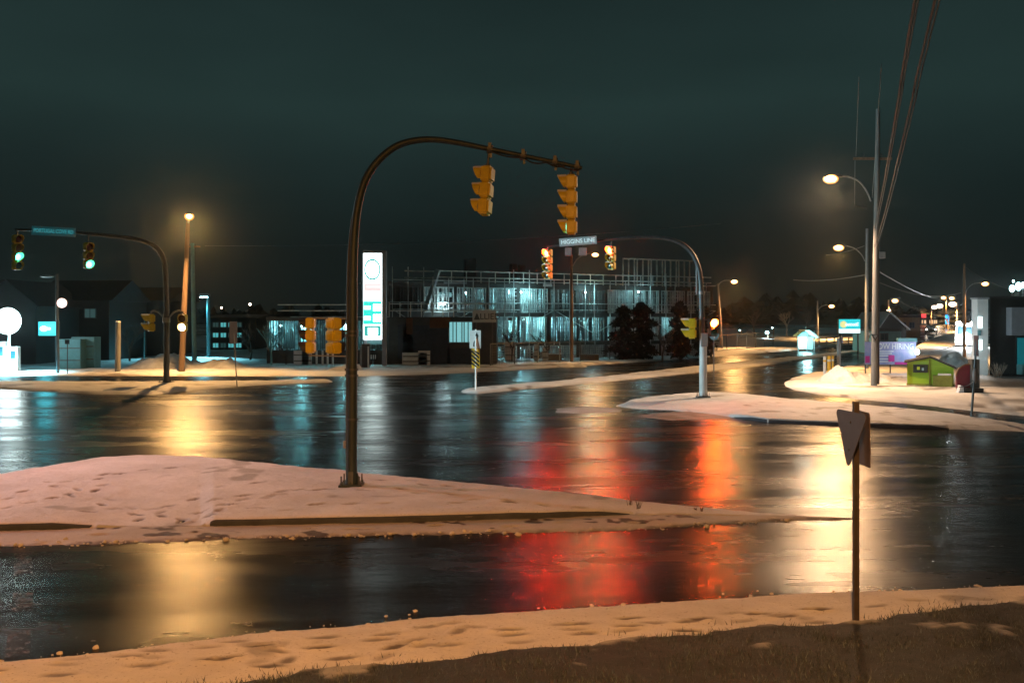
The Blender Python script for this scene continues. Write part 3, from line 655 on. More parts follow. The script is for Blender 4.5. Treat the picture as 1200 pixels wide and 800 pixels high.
MB().tube([P(822, 345, YR) - b0, P(822, 341, YR) - b0], .15, 14).build('band_clamp', M['galv'], t, True)
signal_head('four-lens traffic light with red on, at the tip of the right-hand mast arm', 'traffic light', P(642.5, 289, YR), R(-38), 4, .345, lit={0: 'red_on'}, hang=.12, snow=True)
signal_head('three-lens traffic light with red on, nearer the curve of the right-hand mast', 'traffic light', P(716.5, 281, YR), R(-38), 3, .36, lit={0: 'red_on'}, hang=.30)
signal_head('small yellow signal facing left on the pale blue pole of the right-hand mast', 'traffic light', P(810.5, 373, YR), R(-95), 2, .47, hang=.0, mats=('amber', 'amber'))
hd = signal_head('pedestrian signal showing a lit orange hand beside the pale blue pole', 'pedestrian signal', P(835, 373, YR), R(14), 2, .42, lit={0: 'hand_on'}, hang=.0, mats=('red', 'green'), mat_body='sig_black', group=None, name='pedestrian_signal', snow=False, hood=.4)
MB().tube([P(812, 374.5, YR) - b0, P(836, 374.5, YR) - b0], .03, 8).build('side_arm', M['galv_dark'], t, True)
# --- left mast
YL = 56.8; b0 = Vector((P(195, 450, YL).x, YL, .08))
t, w = mast('curved grey signal mast on the long low island at far left', b0,
            [(195, 450), (195.2, 420), (195.4, 380), (195, 345), (194, 320), (191.5, 304), (186, 293), (176, 285.5), (158, 280), (132, 276.5), (100, 273.5), (70, 271), (40, 269.5), (18, 269)], YL,
            [.17, .165, .16, .15, .145, .14, .135, .13, .12, .11, .10, .085, .075, .07], 'galv_dark')
for sgn in (-1, 1):
    pts = [P(195 + sgn * 1, 375, YL), P(195 + sgn * 4, 371, YL), P(195 + sgn * 9, 366, YL), P(195 + sgn * 15, 364, YL), P(195 + sgn * 18.5, 366, YL)]
    MB().tube(spline([p - b0 for p in pts], 5), .055, 8).build('side_arm', M['galv'], t, True)
MB().tube([P(195, 378, YL) - b0, P(195, 372, YL) - b0], .22, 12).build('band_clamp', M['galv'], t, True)
signal_head('four-lens traffic light with green lit at the tip of the left mast arm', 'traffic light', P(20, 270, YL), R(48), 4, .50, lit={2: 'green_on'}, hang=.25, snow=False)
signal_head('three-lens traffic light with green lit, between street sign and mast curve', 'traffic light', P(103.5, 275, YL), R(40), 3, .50, lit={2: 'green_on'}, hang=.45, snow=False)
signal_head('small yellow pedestrian signal on the left arm of the far left mast, turned aside', 'pedestrian signal', P(176.5, 365.5, YL), R(-58), 2, .50, hang=.12, mats=('amber', 'amber'), group='pedestrian signals on the left mast', name='pedestrian_signal')
signal_head('small yellow pedestrian signal right of the far left mast, lower lens lit', 'pedestrian signal', P(214, 365.5, YL), R(8), 2, .50, lit={1: 'walk_on'}, hang=.12, mats=('amber', 'amber'), group='pedestrian signals on the left mast', name='pedestrian_signal')
# --- street name blades
def blade(label, loc, w, h, rz, body, m, tm, ry=0.0, size=.8):
    t = thing('street_name_sign', label, 'street sign', loc, rz, 'street name signs on mast arms'); t.rotation_euler = (0, ry, rz)
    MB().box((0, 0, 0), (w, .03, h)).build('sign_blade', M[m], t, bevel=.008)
    for x in (-w * .3, w * .3): MB().box((x, .03, 0), (.05, .06, h + .06)).build('bracket', M['galv_dark'], t)
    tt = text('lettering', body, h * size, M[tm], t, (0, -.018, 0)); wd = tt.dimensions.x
    if wd > 0: tt.scale = (w * .9 / wd, 1, 1)
    return t
M['teal_txt'] = emat('teal_lettering_added_glow', (.08, .65, .72), .42); M['teal_glow'] = emat('teal_blade_added_glow', (.0, .30, .36), .10); M['blue_glow'] = emat('blue_blade_added_glow', (.10, .34, .42), .26); M['blue_txt'] = emat('white_lettering_added_glow', (.7, .95, 1), .75)  # weak glow added to stand in for headlight thrown back by the sheeting
p = P(64.5, 271.5, YL); blade('teal street name sign on the far left mast arm', p + Vector((0, -.18, 0)), 2.5, .5, 0, 'PORTUGAL COVE RD', 'teal_glow', 'teal_txt', R(3), .62)
p = P(677, 283, YR); blade('pale blue street name sign reading HIGGINS LINE on the right mast arm', p + Vector((0, -.15, 0)), 1.72, .37, 0, 'HIGGINS LINE', 'blue_glow', 'blue_txt', R(-4.5), .72)
for i, px in enumerate((666, 683)):
    t = thing('detector_box', ('left' if i == 0 else 'right') + ' one of two grey boxes hanging under the HIGGINS LINE sign', 'detector box', P(px, 295, YR), 0, 'boxes under the street sign')
    MB().box((0, 0, 0), (.30 if i == 0 else .36, .22, .36)).build('casing', M['blue_blade'] if False else M['galv'], t, bevel=.02); MB().box((0, .0, .24), (.05, .05, .14)).build('bracket', M['galv_dark'], t)

# ================================================================== FOREGROUND YIELD SIGN (seen from behind)
YY = 11.0; p0 = P(1003, 730, YY); p0.z = zverge(p0.x, YY) - .02
t = thing('yield_sign', 'back of a triangular yield sign with a side plate, on dark post in front snow', 'yield sign', p0)
hgt = (730 - 467) / F * YY
MB().tube([(0, 0, -.15), (0, 0, hgt)], .043, 4, math.pi / 4).build('post', M['post_dark'], t, bevel=.006)
def tri(size, th=.006, off=0.0):
    r = size * .06; pts = []
    cs = [(-size / 2, 0), (size / 2, 0), (0, -size * .866)]
    for i, (x, z) in enumerate(cs):
        for k in range(6):
            a0 = [R(150), R(90), R(-30)][i]; a = a0 - R(120) * k / 5 if i != 0 else R(210) - R(120) * k / 5
            a = {0: R(210 - 120 * k / 5), 1: R(90 - 120 * k / 5), 2: R(-30 - 120 * k / 5)}[i]
            cx = x * (1 - 2 * r / (size / 1.732) / 1.0) ; cz = (z + size * .2887) * (1 - 2 * r / (size / 1.732)) - size * .2887
            pts.append((cx + r * math.cos(a), cz + r * math.sin(a)))
    return pts
b = MB(); b.m = Matrix.Translation((-.055, -.01, hgt - .11)) @ Matrix.Rotation(R(3), 4, 'Y') @ Matrix.Rotation(R(-82), 4, 'Z'); b.prism(tri(.74), 'y', -.005, .005); pl = b.build('sign_plate', M['sign_back'], t, bevel=.0015)
for zz in (-.12, -.42): b = MB(); b.m = Matrix.Translation((-.055, -.01, hgt - .11)) @ Matrix.Rotation(R(3), 4, 'Y') @ Matrix.Rotation(R(-82), 4, 'Z'); b.tube([(0, -.014, zz), (0, -.005, zz)], .014, 8); b.build('bolt', M['galv_dark'], pl)
rr_ = [(.20 * sx_ + .03 * math.cos(a), -.31 + .27 * sz_ + .03 * math.sin(a)) for sx_, sz_, a0 in ((1, 1, 0), (-1, 1, 90), (-1, -1, 180), (1, -1, 270)) for a in (R(a0), R(a0 + 45), R(a0 + 90))]
b = MB(); b.m = Matrix.Translation((.085, .03, hgt - .10)) @ Matrix.Rotation(R(-1), 4, 'Y') @ Matrix.Rotation(R(-91), 4, 'Z'); b.prism(rr_, 'y', -.004, .004); b.build('side_plate', M['post_plate'], t, bevel=.0015)
# ================================================================== KEEP-RIGHT SIGN at the median nose
YK = 51.2; p0 = G(557.5, 459); t = thing('keep_right_sign', 'white keep-right arrow sign over striped hazard marker on the median nose', 'traffic sign', p0)
L = lambda px, py, y=0: P(px, py, YK) - p0 + Vector((0, y, 0))
MB().tube([(0, 0, -.1), L(557.5, 386)], .045, 8).build('post', M['white_paint'], t, True)
MB().box(L(557, 397.5, -.06), (13 / F * YK, .012, 21 / F * YK)).build('arrow_panel', M['white_paint'], t, bevel=.004)
b = MB(); b.tube([L(555.2, 406, -.072), L(555.4, 402, -.072), L(557, 398.5, -.072), L(558.8, 395.5, -.072), L(559.3, 393, -.072)], .034, 6); b.prism([(L(557.3, 393.2).x, L(0, 393.4).z), (L(561.2, 393.2).x, L(0, 393.4).z), (L(559.3, 0).x, L(0, 388.8).z)], 'y', -.11, -.067); b.build('arrow', M['black'], t)
w2 = 9.5 / F * YK; h2 = 23 / F * YK; cc = L(557.5, 420, -.055); hp = MB().box(cc, (w2, .012, h2)).build('hazard_panel', M['yellow'], t)
b = MB()
for k in range(5):
    z = -h2 / 2 + h2 * (k + .25) / 5; b.prism([(cc.x - w2 / 2, cc.z + min(h2 / 2, z + .2)), (cc.x - w2 / 2, cc.z + min(h2 / 2, z + .34)), (cc.x + w2 / 2, cc.z + max(-h2 / 2, z - .03)), (cc.x + w2 / 2, cc.z + max(-h2 / 2, z - .17))], 'y', -.068, -.062)
b.build('stripes', M['black'], hp)
M['dull_sign'] = mat('grey_sign', (.62, .66, .68), .5, 0, .08, 5, 0)
M['dull_txt'] = mat('dark_lettering', (.08, .09, .10), .5, 0, .08, 5, 0)
YA = 79.0; p0 = Vector((P(567, 428, YA).x, YA, .1)); t = thing('company_sign', 'grey board reading ALLIED on posts in front of the unfinished building', 'sign', p0)
L = lambda px, py, y=0: P(px, py, YA) - p0 + Vector((0, y, 0))
MB().box(L(567.5, 370.5), (27.5 / F * YA, .06, 14.5 / F * YA)).build('sign_board', M['dull_sign'], t, bevel=.01)
for px in (558, 577): MB().tube([(L(px, 0).x, .06, -.1), (L(px, 0).x, .06, L(0, 366).z)], .05, 8).build('post', M['stud_dk'], t)
text('lettering', 'ALLIED', .66, M['dull_txt'], t, L(571, 371, -.035)); a = L(559.2, 374.5); MB().prism([(a.x - .23, a.z), (a.x + .23, a.z), (a.x, a.z + .48)], 'y', -.045, -.032).build('logo', M['dull_txt'], t)
# ================================================================== LAMPS
def cobra(t, p, d, lens='sodium', power=2200, col=(1, .52, .18), sz=1.0, spot=2.6, aim=None, tilt=0):
    """p: arm tip (local), d: unit direction the head points"""
    d = Vector(d).normalized(); rz = math.atan2(d.y, d.x); b = MB(); b.m = Matrix.Translation(p) @ Matrix.Rotation(rz, 4, 'Z')
    b.prism([(-.05, -.05), (.62 * sz, -.07 * sz), (.74 * sz, -.03), (.60 * sz, .08 * sz), (.15, .10 * sz), (-.05, .05)], 'y', -.15 * sz, .15 * sz)
    hd = b.build('lamp_head', M['galv_dark'], t, bevel=.03)
    b = MB(); b.m = Matrix.Translation(p) @ Matrix.Rotation(rz, 4, 'Z'); b.ball((.42 * sz, 0, -.12 * sz), (.34 * sz, .26 * sz, .22 * sz), 16, 8); b.build('lamp_lens', M[lens], hd, True)  # lens enlarged to stand in for the lamp's bloom
    if power: lamp(t, Vector(p) + d * .42 * sz + Vector((0, 0, -.34 * sz)), power, col, 'SPOT', .16, spot, .55, (0, 0, 0) if not aim else Vector((0, 0, -1)).rotation_difference((Vector(aim).normalized() * math.sin(R(tilt)) - Vector((0, 0, math.cos(R(tilt)))))).to_euler())
def street_lamp(label, base, top, arm, Y, lens='sodium', power=2200, r=.10, m='wood_grey', group='lit street lamps', sz=1.0, Y2=None, col=(1, .52, .18), name='street_lamp', aim=None, tilt=0, spot=2.6, cat='street lamp'):
    p0 = Vector((P(base[0], base[1], Y).x, Y, gz(0, Y))); t = thing(name, label, cat, p0, 0, group)
    tp = P(*top, Y) - p0
    MB().tube([(0, 0, -.3), tp * .5, tp], [r * 1.25, r * 1.1, r * .8], 12).build('pole', M[m], t, True)
    if arm:
        w = [P(a, b_, Y + (Y2 or 0) * i / (len(arm) - 1)) - p0 for i, (a, b_) in enumerate(arm)]; sp = spline(w, 5)
        MB().tube(sp, r * .34, 8).build('arm', M['galv'], t, True)
        d = sp[-1] - sp[-3]; d.z = 0
        cobra(t, sp[-1], d, lens, power, col, sz, spot, aim, tilt)
    return t, p0
SOD = (1, .50, .16); SODP = (1, .60, .33); SODW = (1, .52, .17)
t, p0 = street_lamp('tall leaning wood pole with bright orange lamp at its top, left of the snow heap', (212.5, 437), (220.5, 257), [(220.5, 262), (221.2, 256), (221.5, 252)], 69.5, power=22000, r=.17, m='wood', sz=1.25, Y2=-1.3, col=SODW, aim=(0, -1, 0), tilt=28, spot=2.3)
t, p0 = street_lamp('tallest silvery pole carrying the highest, pinkish street lamp, beside the green hut', (1024, 455), (1029, 128), [(1020.5, 236), (1016, 225), (1007, 213), (995, 207.5), (985, 206.5)], 53.2, power=21000, r=.14, m='wood_grey', sz=1.25, Y2=0, col=SODP, aim=(-1, -.45, 0), tilt=25, spot=2.5)
PA = p0.copy()
MB().box(P(1022.5, 186, 53.2) - p0, (2.05, .10, .13)).build('crossarm', M['wood'], t)
for px in (1003, 1012, 1033, 1042): b = MB(); c = P(px, 183, 53.2) - p0; b.tube([c, c + Vector((0, 0, .16))], [.05, .035], 8); b.build('insulator', M['galv_dark'], t, True)
MB().tube([P(1001.5, 241, 53.2) - p0, P(1016, 244, 53.2) - p0], .03, 6).build('bracket', M['galv_dark'], t)
MB().tube([P(1029, 450, 53.2) - p0, P(1029, 300, 53.2) - p0], .08, 8).build('cable_guard', M['post_dark'], t, True)
MB().box(P(1033, 299, 53.2) - p0, (.33, .3, .35)).build('equipment_box', M['galv'], t, bevel=.02)
t2, p02 = street_lamp('thinner silvery pole with a lower orange street lamp, just behind the tallest pole', (1015.5, 432), (1016, 268), [(1013.5, 306), (1010, 299), (1003, 292), (996, 289), (991, 288)], 72, power=14000, r=.12, m='galv', sz=1.2, col=SOD, aim=(-1, -.6, 0), tilt=25, spot=2.5)
street_lamp('orange lamp on a dark pole in front of the middle of the unfinished building', (670, 426), (669.5, 298), [(671, 312), (676, 304), (684, 298.5), (692, 297)], 84, power=4000, r=.12, m='wood', sz=.95, col=SOD, aim=(.1, -1, 0), tilt=38, spot=2.0)
street_lamp('orange lamp on a pole at the right end of the mesh fence', (846, 414), (841.5, 332), [(841.5, 334), (845, 330.5), (850, 328.5), (855, 328.5)], 116, power=12000, r=.13, m='wood_grey', sz=1.3, col=SOD, aim=(.1, -1, 0), tilt=32, spot=2.2)
street_lamp('small orange lamp on a slim pole right of the lit bus shelter', (958, 408), (958, 352), [(958.5, 364), (962, 359.5), (967, 357.5), (970, 357.5)], 138, 'sodium_far', 12000, r=.12, m='wood_grey', sz=1.3, col=SOD)
street_lamp('orange lamp on a wood pole rising left of the tall lit pillar', (1130, 421), (1130, 309), [(1130.5, 346), (1134, 338), (1141, 332.5), (1149, 331)], 88, power=7000, r=.12, m='wood', sz=1.0, col=SOD)
street_lamp('white lamp with a square head, post tinted for teal light, behind the snow heap', (244.5, 420), (244, 347), None, 95, r=.16, m='teal_tone', group='lit street lamps')  # post colour carries the teal light falling on it
o = bpy.data.objects[-1] if False else None
t = [x for x in COL.objects if x.get('label', '').startswith('white lamp with a square')][0]; p0 = t.location
MB().box(P(240, 346, 95) - p0, (.95, .45, .26)).build('lamp_head', M['galv'], t, bevel=.03); MB().box(P(239.5, 348.2, 95) - p0, (.75, .36, .10)).build('lamp_lens', M['cool'], t, bevel=.03); lamp(t, P(239.5, 353, 95) - p0, 9000, (.25, .85, 1), 'SPOT', .2, 1.7, .8, (R(-36), 0, 0))
# unlit / dim left pole lamp with flat head
p0 = G(68, 438); Yp = p0.y; t = thing('street_lamp', 'grey pole with a dim flat lamp head, near the blue lit sign', 'street lamp', p0, 0, 'unlit lamps and poles')
MB().tube([(0, 0, -.2), P(66.5, 321, Yp) - p0], .11, 10).build('pole', M['galv_dark'], t, True); b = MB(); b.m = Matrix.Translation(P(55, 324, Yp) - p0); b.ball((0, 0, 0), (.5, .25, .11), 14, 6); b.build('lamp_head', M['galv'], t, True); MB().tube([P(66, 323, Yp) - p0, P(58, 323, Yp) - p0], .04, 6).build('arm', M['galv_dark'], t)
# distant lamps on the hill street: pole, head and lens
def far_lamp(label, px, py, basey, Y, lens='sodium_far', sz=1.5, power=0, poff=5, col=SOD):
    p0 = Vector((P(px + poff, 0, Y).x, Y, gz(0, Y))); t = thing('street_lamp', label, 'street lamp', p0, 0, 'distant lamps on the hill street')
    tp = P(px, py, Y) - p0; s = -1 if poff > 0 else 1
    MB().tube([(0, 0, -.2), (0, 0, tp.z + .1)], .12, 8).build('pole', M['wood'], t, True)
    MB().tube([(0, 0, tp.z + .05), (tp.x - s * .4, 0, tp.z + .25)], .05, 6).build('arm', M['galv_dark'], t)
    b = MB(); b.ball(tp, (.30 * sz, .2 * sz, .2 * sz), 12, 6); b.build('lamp_lens', M[lens], t, True); MB().box(tp + Vector((0, 0, .22 * sz)), (.7 * sz, .4 * sz, .1 * sz)).build('lamp_head', M['galv_dark'], t)
    if power: lamp(t, tp + Vector((0, 0, -.35 * sz)), power, col, 'SPOT', .2)
far_lamp('orange lamp above the small houses left of the hill street', 1049, 352.5, 0, 125, sz=1.5, power=14000, poff=-8)
far_lamp('lower small white lamp below the orange one by the houses', 1041.5, 363.5, 0, 150, 'warmwhite', 1.0, poff=3)
far_lamp('pale lamp left of the lamp cluster over the hill street', 1095, 360, 0, 190, 'warmwhite', 2.0, 22000, poff=-4)
far_lamp('pale lamp touching the first one left of the cluster', 1101, 358.5, 0, 205, 'warmwhite', 2.6, poff=4)
far_lamp('upper left orange lamp in the cluster over the hill street', 1106, 349, 0, 230, sz=2.2, power=16000, poff=3)
far_lamp('upper right orange lamp in the cluster over the hill street', 1115.5, 349.5, 0, 250, sz=2.4, power=0, poff=3)
far_lamp('largest pale lamp at the right of the cluster over the hill street', 1116.5, 356.5, 0, 170, 'warmwhite', 2.4, 26000, poff=5)
for i, (px, py, s) in enumerate(((154, 351, .9), (166, 350.5, 1.2), (173, 351.5, .8), (179, 351.5, .8), (259.5, 360.5, 1.1), (293, 356.5, 1.4), (263, 415.5, 2.6), (251, 416, 1.5))):
    lb = ['first small lamp of the row above the dark houses', 'brightest small lamp of the row above the dark houses', 'third small lamp of the row above the dark houses', 'last small lamp of the row above the dark houses', 'lone distant lamp right of the white square lamp', 'bright distant lamp above the bare tree', 'pale globe low down right of the snow heap', 'small flat lamp low down behind the snow heap'][i]
    Yd = 120; p0 = Vector((P(px, 0, Yd).x, Yd, gz(0, Yd))); t = thing('lamp_post', lb, 'lamp post', p0, 0, 'small far lamp posts')
    tp = P(px, py, Yd) - p0; MB().tube([(0, 0, -.1), (0, 0, tp.z - .1)], .05, 6).build('pole', M['post_dark'], t); b = MB(); b.ball(tp, .13 * s, 10, 6); b.build('lamp_globe', M['warmwhite'], t, True)
# street lamps of the same kind on both pavements out of frame, beside the photographer
for (lx, ly, sx_, lab, pw, cl) in ((-4.6, -4, 1, 'orange street lamp on a wood pole on the bank behind the photographer', 32000, (1, .385, .08)), (-19.5, 24, 1, 'orange street lamp on a wood pole at the outer left end of the snowy island', 7600, (1, .38, .28))):
    t = thing('street_lamp', lab, 'street lamp', (lx, ly, .1 if ly > 0 else 1.0), 0, 'lit street lamps')
    MB().tube([(0, 0, -.3), (0, 0, 10.2)], [.16, .11], 12).build('pole', M['wood'], t, True)
    sp = spline([(0, 0, 9.6), (sx_ * .6, .0, 10.3), (sx_ * 1.8, .2, 10.6), (sx_ * 3.2, .5, 10.5)], 5); MB().tube(sp, .035, 8).build('arm', M['galv'], t, True); cobra(t, sp[-1], (sx_, .15, 0), 'sodium', pw, cl, 1.0, 2.9 if ly < 0 else 2.6, (0, 1, 0) if ly < 0 else None, 8)

t = thing('flood_light', 'white flood light on a post at the edge of the filling station forecourt', 'flood light', (-27.5, 35, 0)); MB().tube([(0, 0, -.2), (0, 0, 8.6)], .12, 10).build('post', M['galv'], t, True); MB().box((.25, -.2, 8.7), (.7, .5, .3), R(-40)).build('lamp_head', M['galv_dark'], t, bevel=.03); MB().box((.3, -.25, 8.53), (.5, .34, .05), R(-40)).build('lamp_lens', M['cool'], t); lamp(t, (.35, -.3, 8.3), 9000, (.62, .93, 1), 'SPOT', .2, 1.0, 1.0, Vector((0, 0, -1)).rotation_difference(Vector((15, -7.5, -8.4)).normalized()).to_euler())

MB().box((.2, .25, 8.75), (.7, .5, .3), R(25)).build('lamp_head', M['galv_dark'], t, bevel=.03); MB().box((.5, .38, 8.66), (.1, .4, .22), R(25)).build('lamp_lens', M['cool'], t); lamp(t, (.75, .5, 8.6), 42000, (.62, .94, 1), 'SPOT', .2, .95, .7, Vector((0, 0, -1)).rotation_difference(Vector((30, 12, -6.5)).normalized()).to_euler())
# ================================================================== UNFINISHED BUILDING
A0 = Vector((P(455, 0, 85).x, 85, 0)); A1 = Vector((P(834, 0, 101).x, 101, 0))
rzB = math.atan2(A1.y - A0.y, A1.x - A0.x); LB = (A1 - A0).length
bt = thing('unfinished_building', 'unfinished three-storey building of open steel studs lit from inside', 'building', A0, rzB)
DEP = 11.0
def bpx(px):  # photo column -> distance along the facade
    k = (px - 600) / F; d = (A1 - A0) / LB; return (k * A0.y - A0.x) / (d.x - k * d.y)
ZF = [(-.1, 1.35), (1.65, 4.0), (4.35, 6.6)]
for z in (1.5, 4.17, 6.8): MB().box((LB / 2, DEP / 2, z), (LB + .3, DEP, .34 if z < 6 else .40)).build('floor_slab', M['concrete_dk'], bt)
MB().box((LB / 2, DEP + .1, 3.3), (LB, .2, 6.6)).build('rear_wall', M['concrete_dk'], bt)
for x in (-.1, LB + .1): MB().box((x, DEP / 2, 3.3), (.2, DEP, 6.6)).build('end_wall', M['concrete_dk'], bt)
nb = 11; bw = LB / nb
for (z0, z1) in ZF:
    for i in range(nb + 1): MB().box((i * bw, .35, (z0 + z1) / 2), (.34, .34, z1 - z0)).build('column', M['concrete_dk'], bt)
# stud panels, one per bay and storey
for fl, (z0, z1) in enumerate(ZF):
    for i in range(nb):
        x0 = i * bw + .22; x1 = (i + 1) * bw - .22; b = MB(); pxm = 455 + (834 - 455) * (i + .5) / nb
        n = 12
        for k in range(n + 1):
            if rnd.random() < .12: continue
            x = x0 + (x1 - x0) * k / n + rnd.uniform(-.06, .06); b.box((x, .05, (z0 + z1) / 2), (.075, .12, z1 - z0 - .02))
        b.box(((x0 + x1) / 2, .05, z0 + .05), (x1 - x0, .10, .06)); b.box(((x0 + x1) / 2, .05, z1 - .06), (x1 - x0, .10, .08))
        for zz in (.18, .36, .52, .68, .84):
            if rnd.random() < .8: b.box(((x0 + x1) / 2, .06, z0 + (z1 - z0) * zz), (x1 - x0, .05, .05))
        if fl == 1:
            for k in range(4): xx = rnd.uniform(x0, x1 - .3); b.bar((xx, .12, z0 + .1), (xx + rnd.uniform(-.5, .5), .12, z1 - .1), .04)
        b.build('stud_frame', M['front_stud'] if rnd.random() < .75 else M['stud_dk'], bt)
        if fl == 2 and (pxm < 515 or rnd.random() < .30) or (fl == 1 and pxm > 690) or (fl == 0 and (pxm < 560 or rnd.random() < .45)):
            wdt = (x1 - x0) * rnd.uniform(.45, .95); hh = (z1 - z0) * (1 if rnd.random() < .6 else .6)
            MB().box((x0 + wdt / 2 if rnd.random() < .5 else x1 - wdt / 2, .17, z0 + hh / 2), (wdt, .05, hh)).build('sheathing_board', M['dark' if rnd.random() < .7 else 'concrete_dk'], bt)
# inner partitions and wrapped insulation that catch the work lights
for fl, (z0, z1) in enumerate(ZF):
    for i in range(nb):
        d0 = rnd.uniform(3.2, 5.5); MB().box(((i + .5) * bw, d0, (z0 + z1) / 2), (bw * rnd.uniform(.35, .85), .1, (z1 - z0 - .05) * rnd.choice((1, .99, .7)))).build('insulation_sheet', M['wrap'], bt)
        b = MB()
        for k in range(13): x = (i + rnd.random()) * bw; y = rnd.uniform(.5, 3.0); b.box((x, y, (z0 + z1) / 2), (.08, .09, z1 - z0 - .04))
        for k in range(3): zz = z0 + (z1 - z0) * rnd.uniform(.2, .9); b.box(((i + .5) * bw, rnd.uniform(.6, 2), zz), (bw * .96, .06, .06))
        if rnd.random() < .6: xx = (i + rnd.random() * .6) * bw; b.box((xx + .6, rnd.uniform(1.2, 2.6), z0 + .5), (rnd.uniform(.5, 1.4), .5, 1.0))
        b.build('inner_stud_frame', M['stud'], bt)
def work_lamp(x, y, z, power, r=.11, col=(.35, .92, 1)):
    b = MB(); b.ball((x, y, z), r, 10, 6); b.build('work_lamp', M['cool'], bt, True); lamp(bt, (x, y, z - r - .09), power, col, 'POINT', .12)
for px, z, y, pw in ((592, 3.75, 2.2, 420), (626, 3.7, 2.0, 650), (658, 3.75, 2.4, 650), (683, 3.8, .9, 380), (606, 6.3, 1.6, 300), (560, 6.2, 2.6, 160), (640, 6.25, 2.4, 220), (515, 3.6, 2.0, 150), (520, 6.2, 2.4, 70), (690, 6.3, 2.4, 80), (760, 6.3, 2.5, 40), (776, 3.7, .7, 200), (812, 3.7, 1.2, 90), (620, 1.1, 1.6, 50), (665, 1.1, 1.6, 25), (585, 1.1, 1.4, 60)):
    work_lamp(bpx(px), y, z, pw * (1.5 if z < 4 and 570 < px < 700 else .9), .08 if pw < 200 else .15)
# roof guard rails: posts and two rails, front run cut into lengths
xa, xb = bpx(512), LB
for k in range(7):
    x0 = xa + (xb - xa) * k / 7; x1 = xa + (xb - xa) * (k + 1) / 7; b = MB()
    for z in (7.45, 8.0): b.bar((x0, .1, z), (x1, .1, z), .075)
    for j in range(3): xx = x0 + (x1 - x0) * j / 3; b.bar((xx, .1, 7.0), (xx, .1, 8.05), .07)
    b.build('guard_rail', M['rail'] if k < 4 else M['front_stud'], bt)
for (pa, pb, z) in ((477, 512, 7.35), (477, 512, 7.95), (480, 520, 6.95)): MB().bar((bpx(pa), .6, z), (bpx(pb), .6, z), .08).build('guard_rail', M['rail'], bt)
for k in range(8):
    x0 = bpx(455 + 47 * k); x1 = bpx(455 + 47 * (k + 1)); b = MB()
    for j in range(3): xx = x0 + (x1 - x0) * j / 2.6; b.bar((xx, -1.0, 0), (xx, -1.0, 7.4 + (.8 if k % 3 == 0 else 0)), .06); b.bar((xx, -1.0, 5.2), (xx, .0, 5.2), .05)
    for z in (4.6, 5.2, 7.1): b.bar((x0, -1.0, z), (x1, -1.0, z), .05)
    b.bar((x0, -1.02, 2.4 if k % 2 else 4.6), (x1, -1.02, 4.6 if k % 2 else 2.4), .045); b.build('scaffold_bay', M['front_stud'], bt)
# upper storey being framed at the right end, and a lone block of formwork further left
x0, x1 = bpx(738), bpx(820)
for k in range(5):
    a = x0 + (x1 - x0) * k / 5; c = x0 + (x1 - x0) * (k + 1) / 5; b = MB()
    for j in range(5): xx = a + (c - a) * j / 5; b.box((xx, 1.2 + (j % 2) * .5, 8.35), (.09, .1, 2.7))
    b.box(((a + c) / 2, 1.2, 9.7), (c - a, .12, .12)); b.build('upper_stud_frame', M['rail'], bt)
for px, zt in ((567, 9.3), (573, 9.4), (622, 9.0), (632, 8.9)): MB().box((bpx(px), 3.5, (7 + zt) / 2), (.55, .5, zt - 7)).build('formwork_stack', M['concrete_dk'], bt)
# pale conveyor chute leaning on the roof edge
b = MB(); b.bar((bpx(493), -1.2, 4.6), (bpx(512), -.3, 8.0), .34); b.build('debris_chute', M['stud'], bt)
MB().box((bpx(533), -.12, 6.95), (2.2, .12, .16)).build('fascia_strip', M['stud'], bt); MB().box((bpx(641), -.12, 6.9), (.9, .12, .25)).build('fascia_strip', M['dull_sign'], bt)
b = MB(); b.box((bpx(516), -.25, 5.1), (.55, .25, .2)); b.build('flood_lamp', M['cool'], bt); lamp(bt, (bpx(516), -1.0, 5.0), 70, (.7, .95, 1), 'POINT', .15)
for px, z in ((608, 6.2), (683, 6.3), (745, 6.4)): b = MB(); b.ball((bpx(px), -.45, z), .10, 10, 6); b.build('work_lamp', M['cool'], bt, True); lamp(bt, (bpx(px), -1.3, z - .1), 120 if px < 700 else 60, (.45, .94, 1), 'POINT', .12)
# ---- low podium wing in front, left part open and lit teal
YP = 80.5; q0 = Vector((P(312, 0, YP).x, YP, 0)); wt = thing('podium_wing', 'low concrete wing with roof railings left of the main unfinished building', 'building', q0)
X2 = lambda px: P(px, 0, YP).x - q0.x
Zp = lambda py: P(0, py, YP).z
WL = X2(582); zt = Zp(375)
MB().box((WL / 2, 3.4, zt + .1), (WL, 6.8, .30)).build('roof_slab', M['concrete_dk'], wt)
xo = X2(456)
MB().box(((xo + WL) / 2, .15, zt / 2 - .05), (WL - xo, .3, zt)).build('concrete_wall', M['concrete_dk'], wt)
MB().box((WL / 2, 6.7, zt / 2), (WL, .2, zt)).build('rear_wall', M['wrap'], wt); MB().box((WL - .1, 3.4, zt / 2), (.2, 6.4, zt - .1)).build('end_wall', M['concrete_dk'], wt)
MB().box((.1, 3.4, zt / 2), (.2, 6.4, zt - .1)).build('end_wall', M['wrap'], wt)
MB().box((xo / 2, .3, .62), (xo, .25, 1.25)).build('low_wall', M['concrete_dk'], wt)
for k in range(9):
    a = xo * k / 9; c = xo * (k + 1) / 9; b = MB()
    for j in range(5): b.box((a + (c - a) * (j + .5) / 5 + rnd.uniform(-.06, .06), .2, (1.25 + zt) / 2), (.07, .1, zt - 1.3))
    b.build('stud_frame', M['stud_dk'], wt)
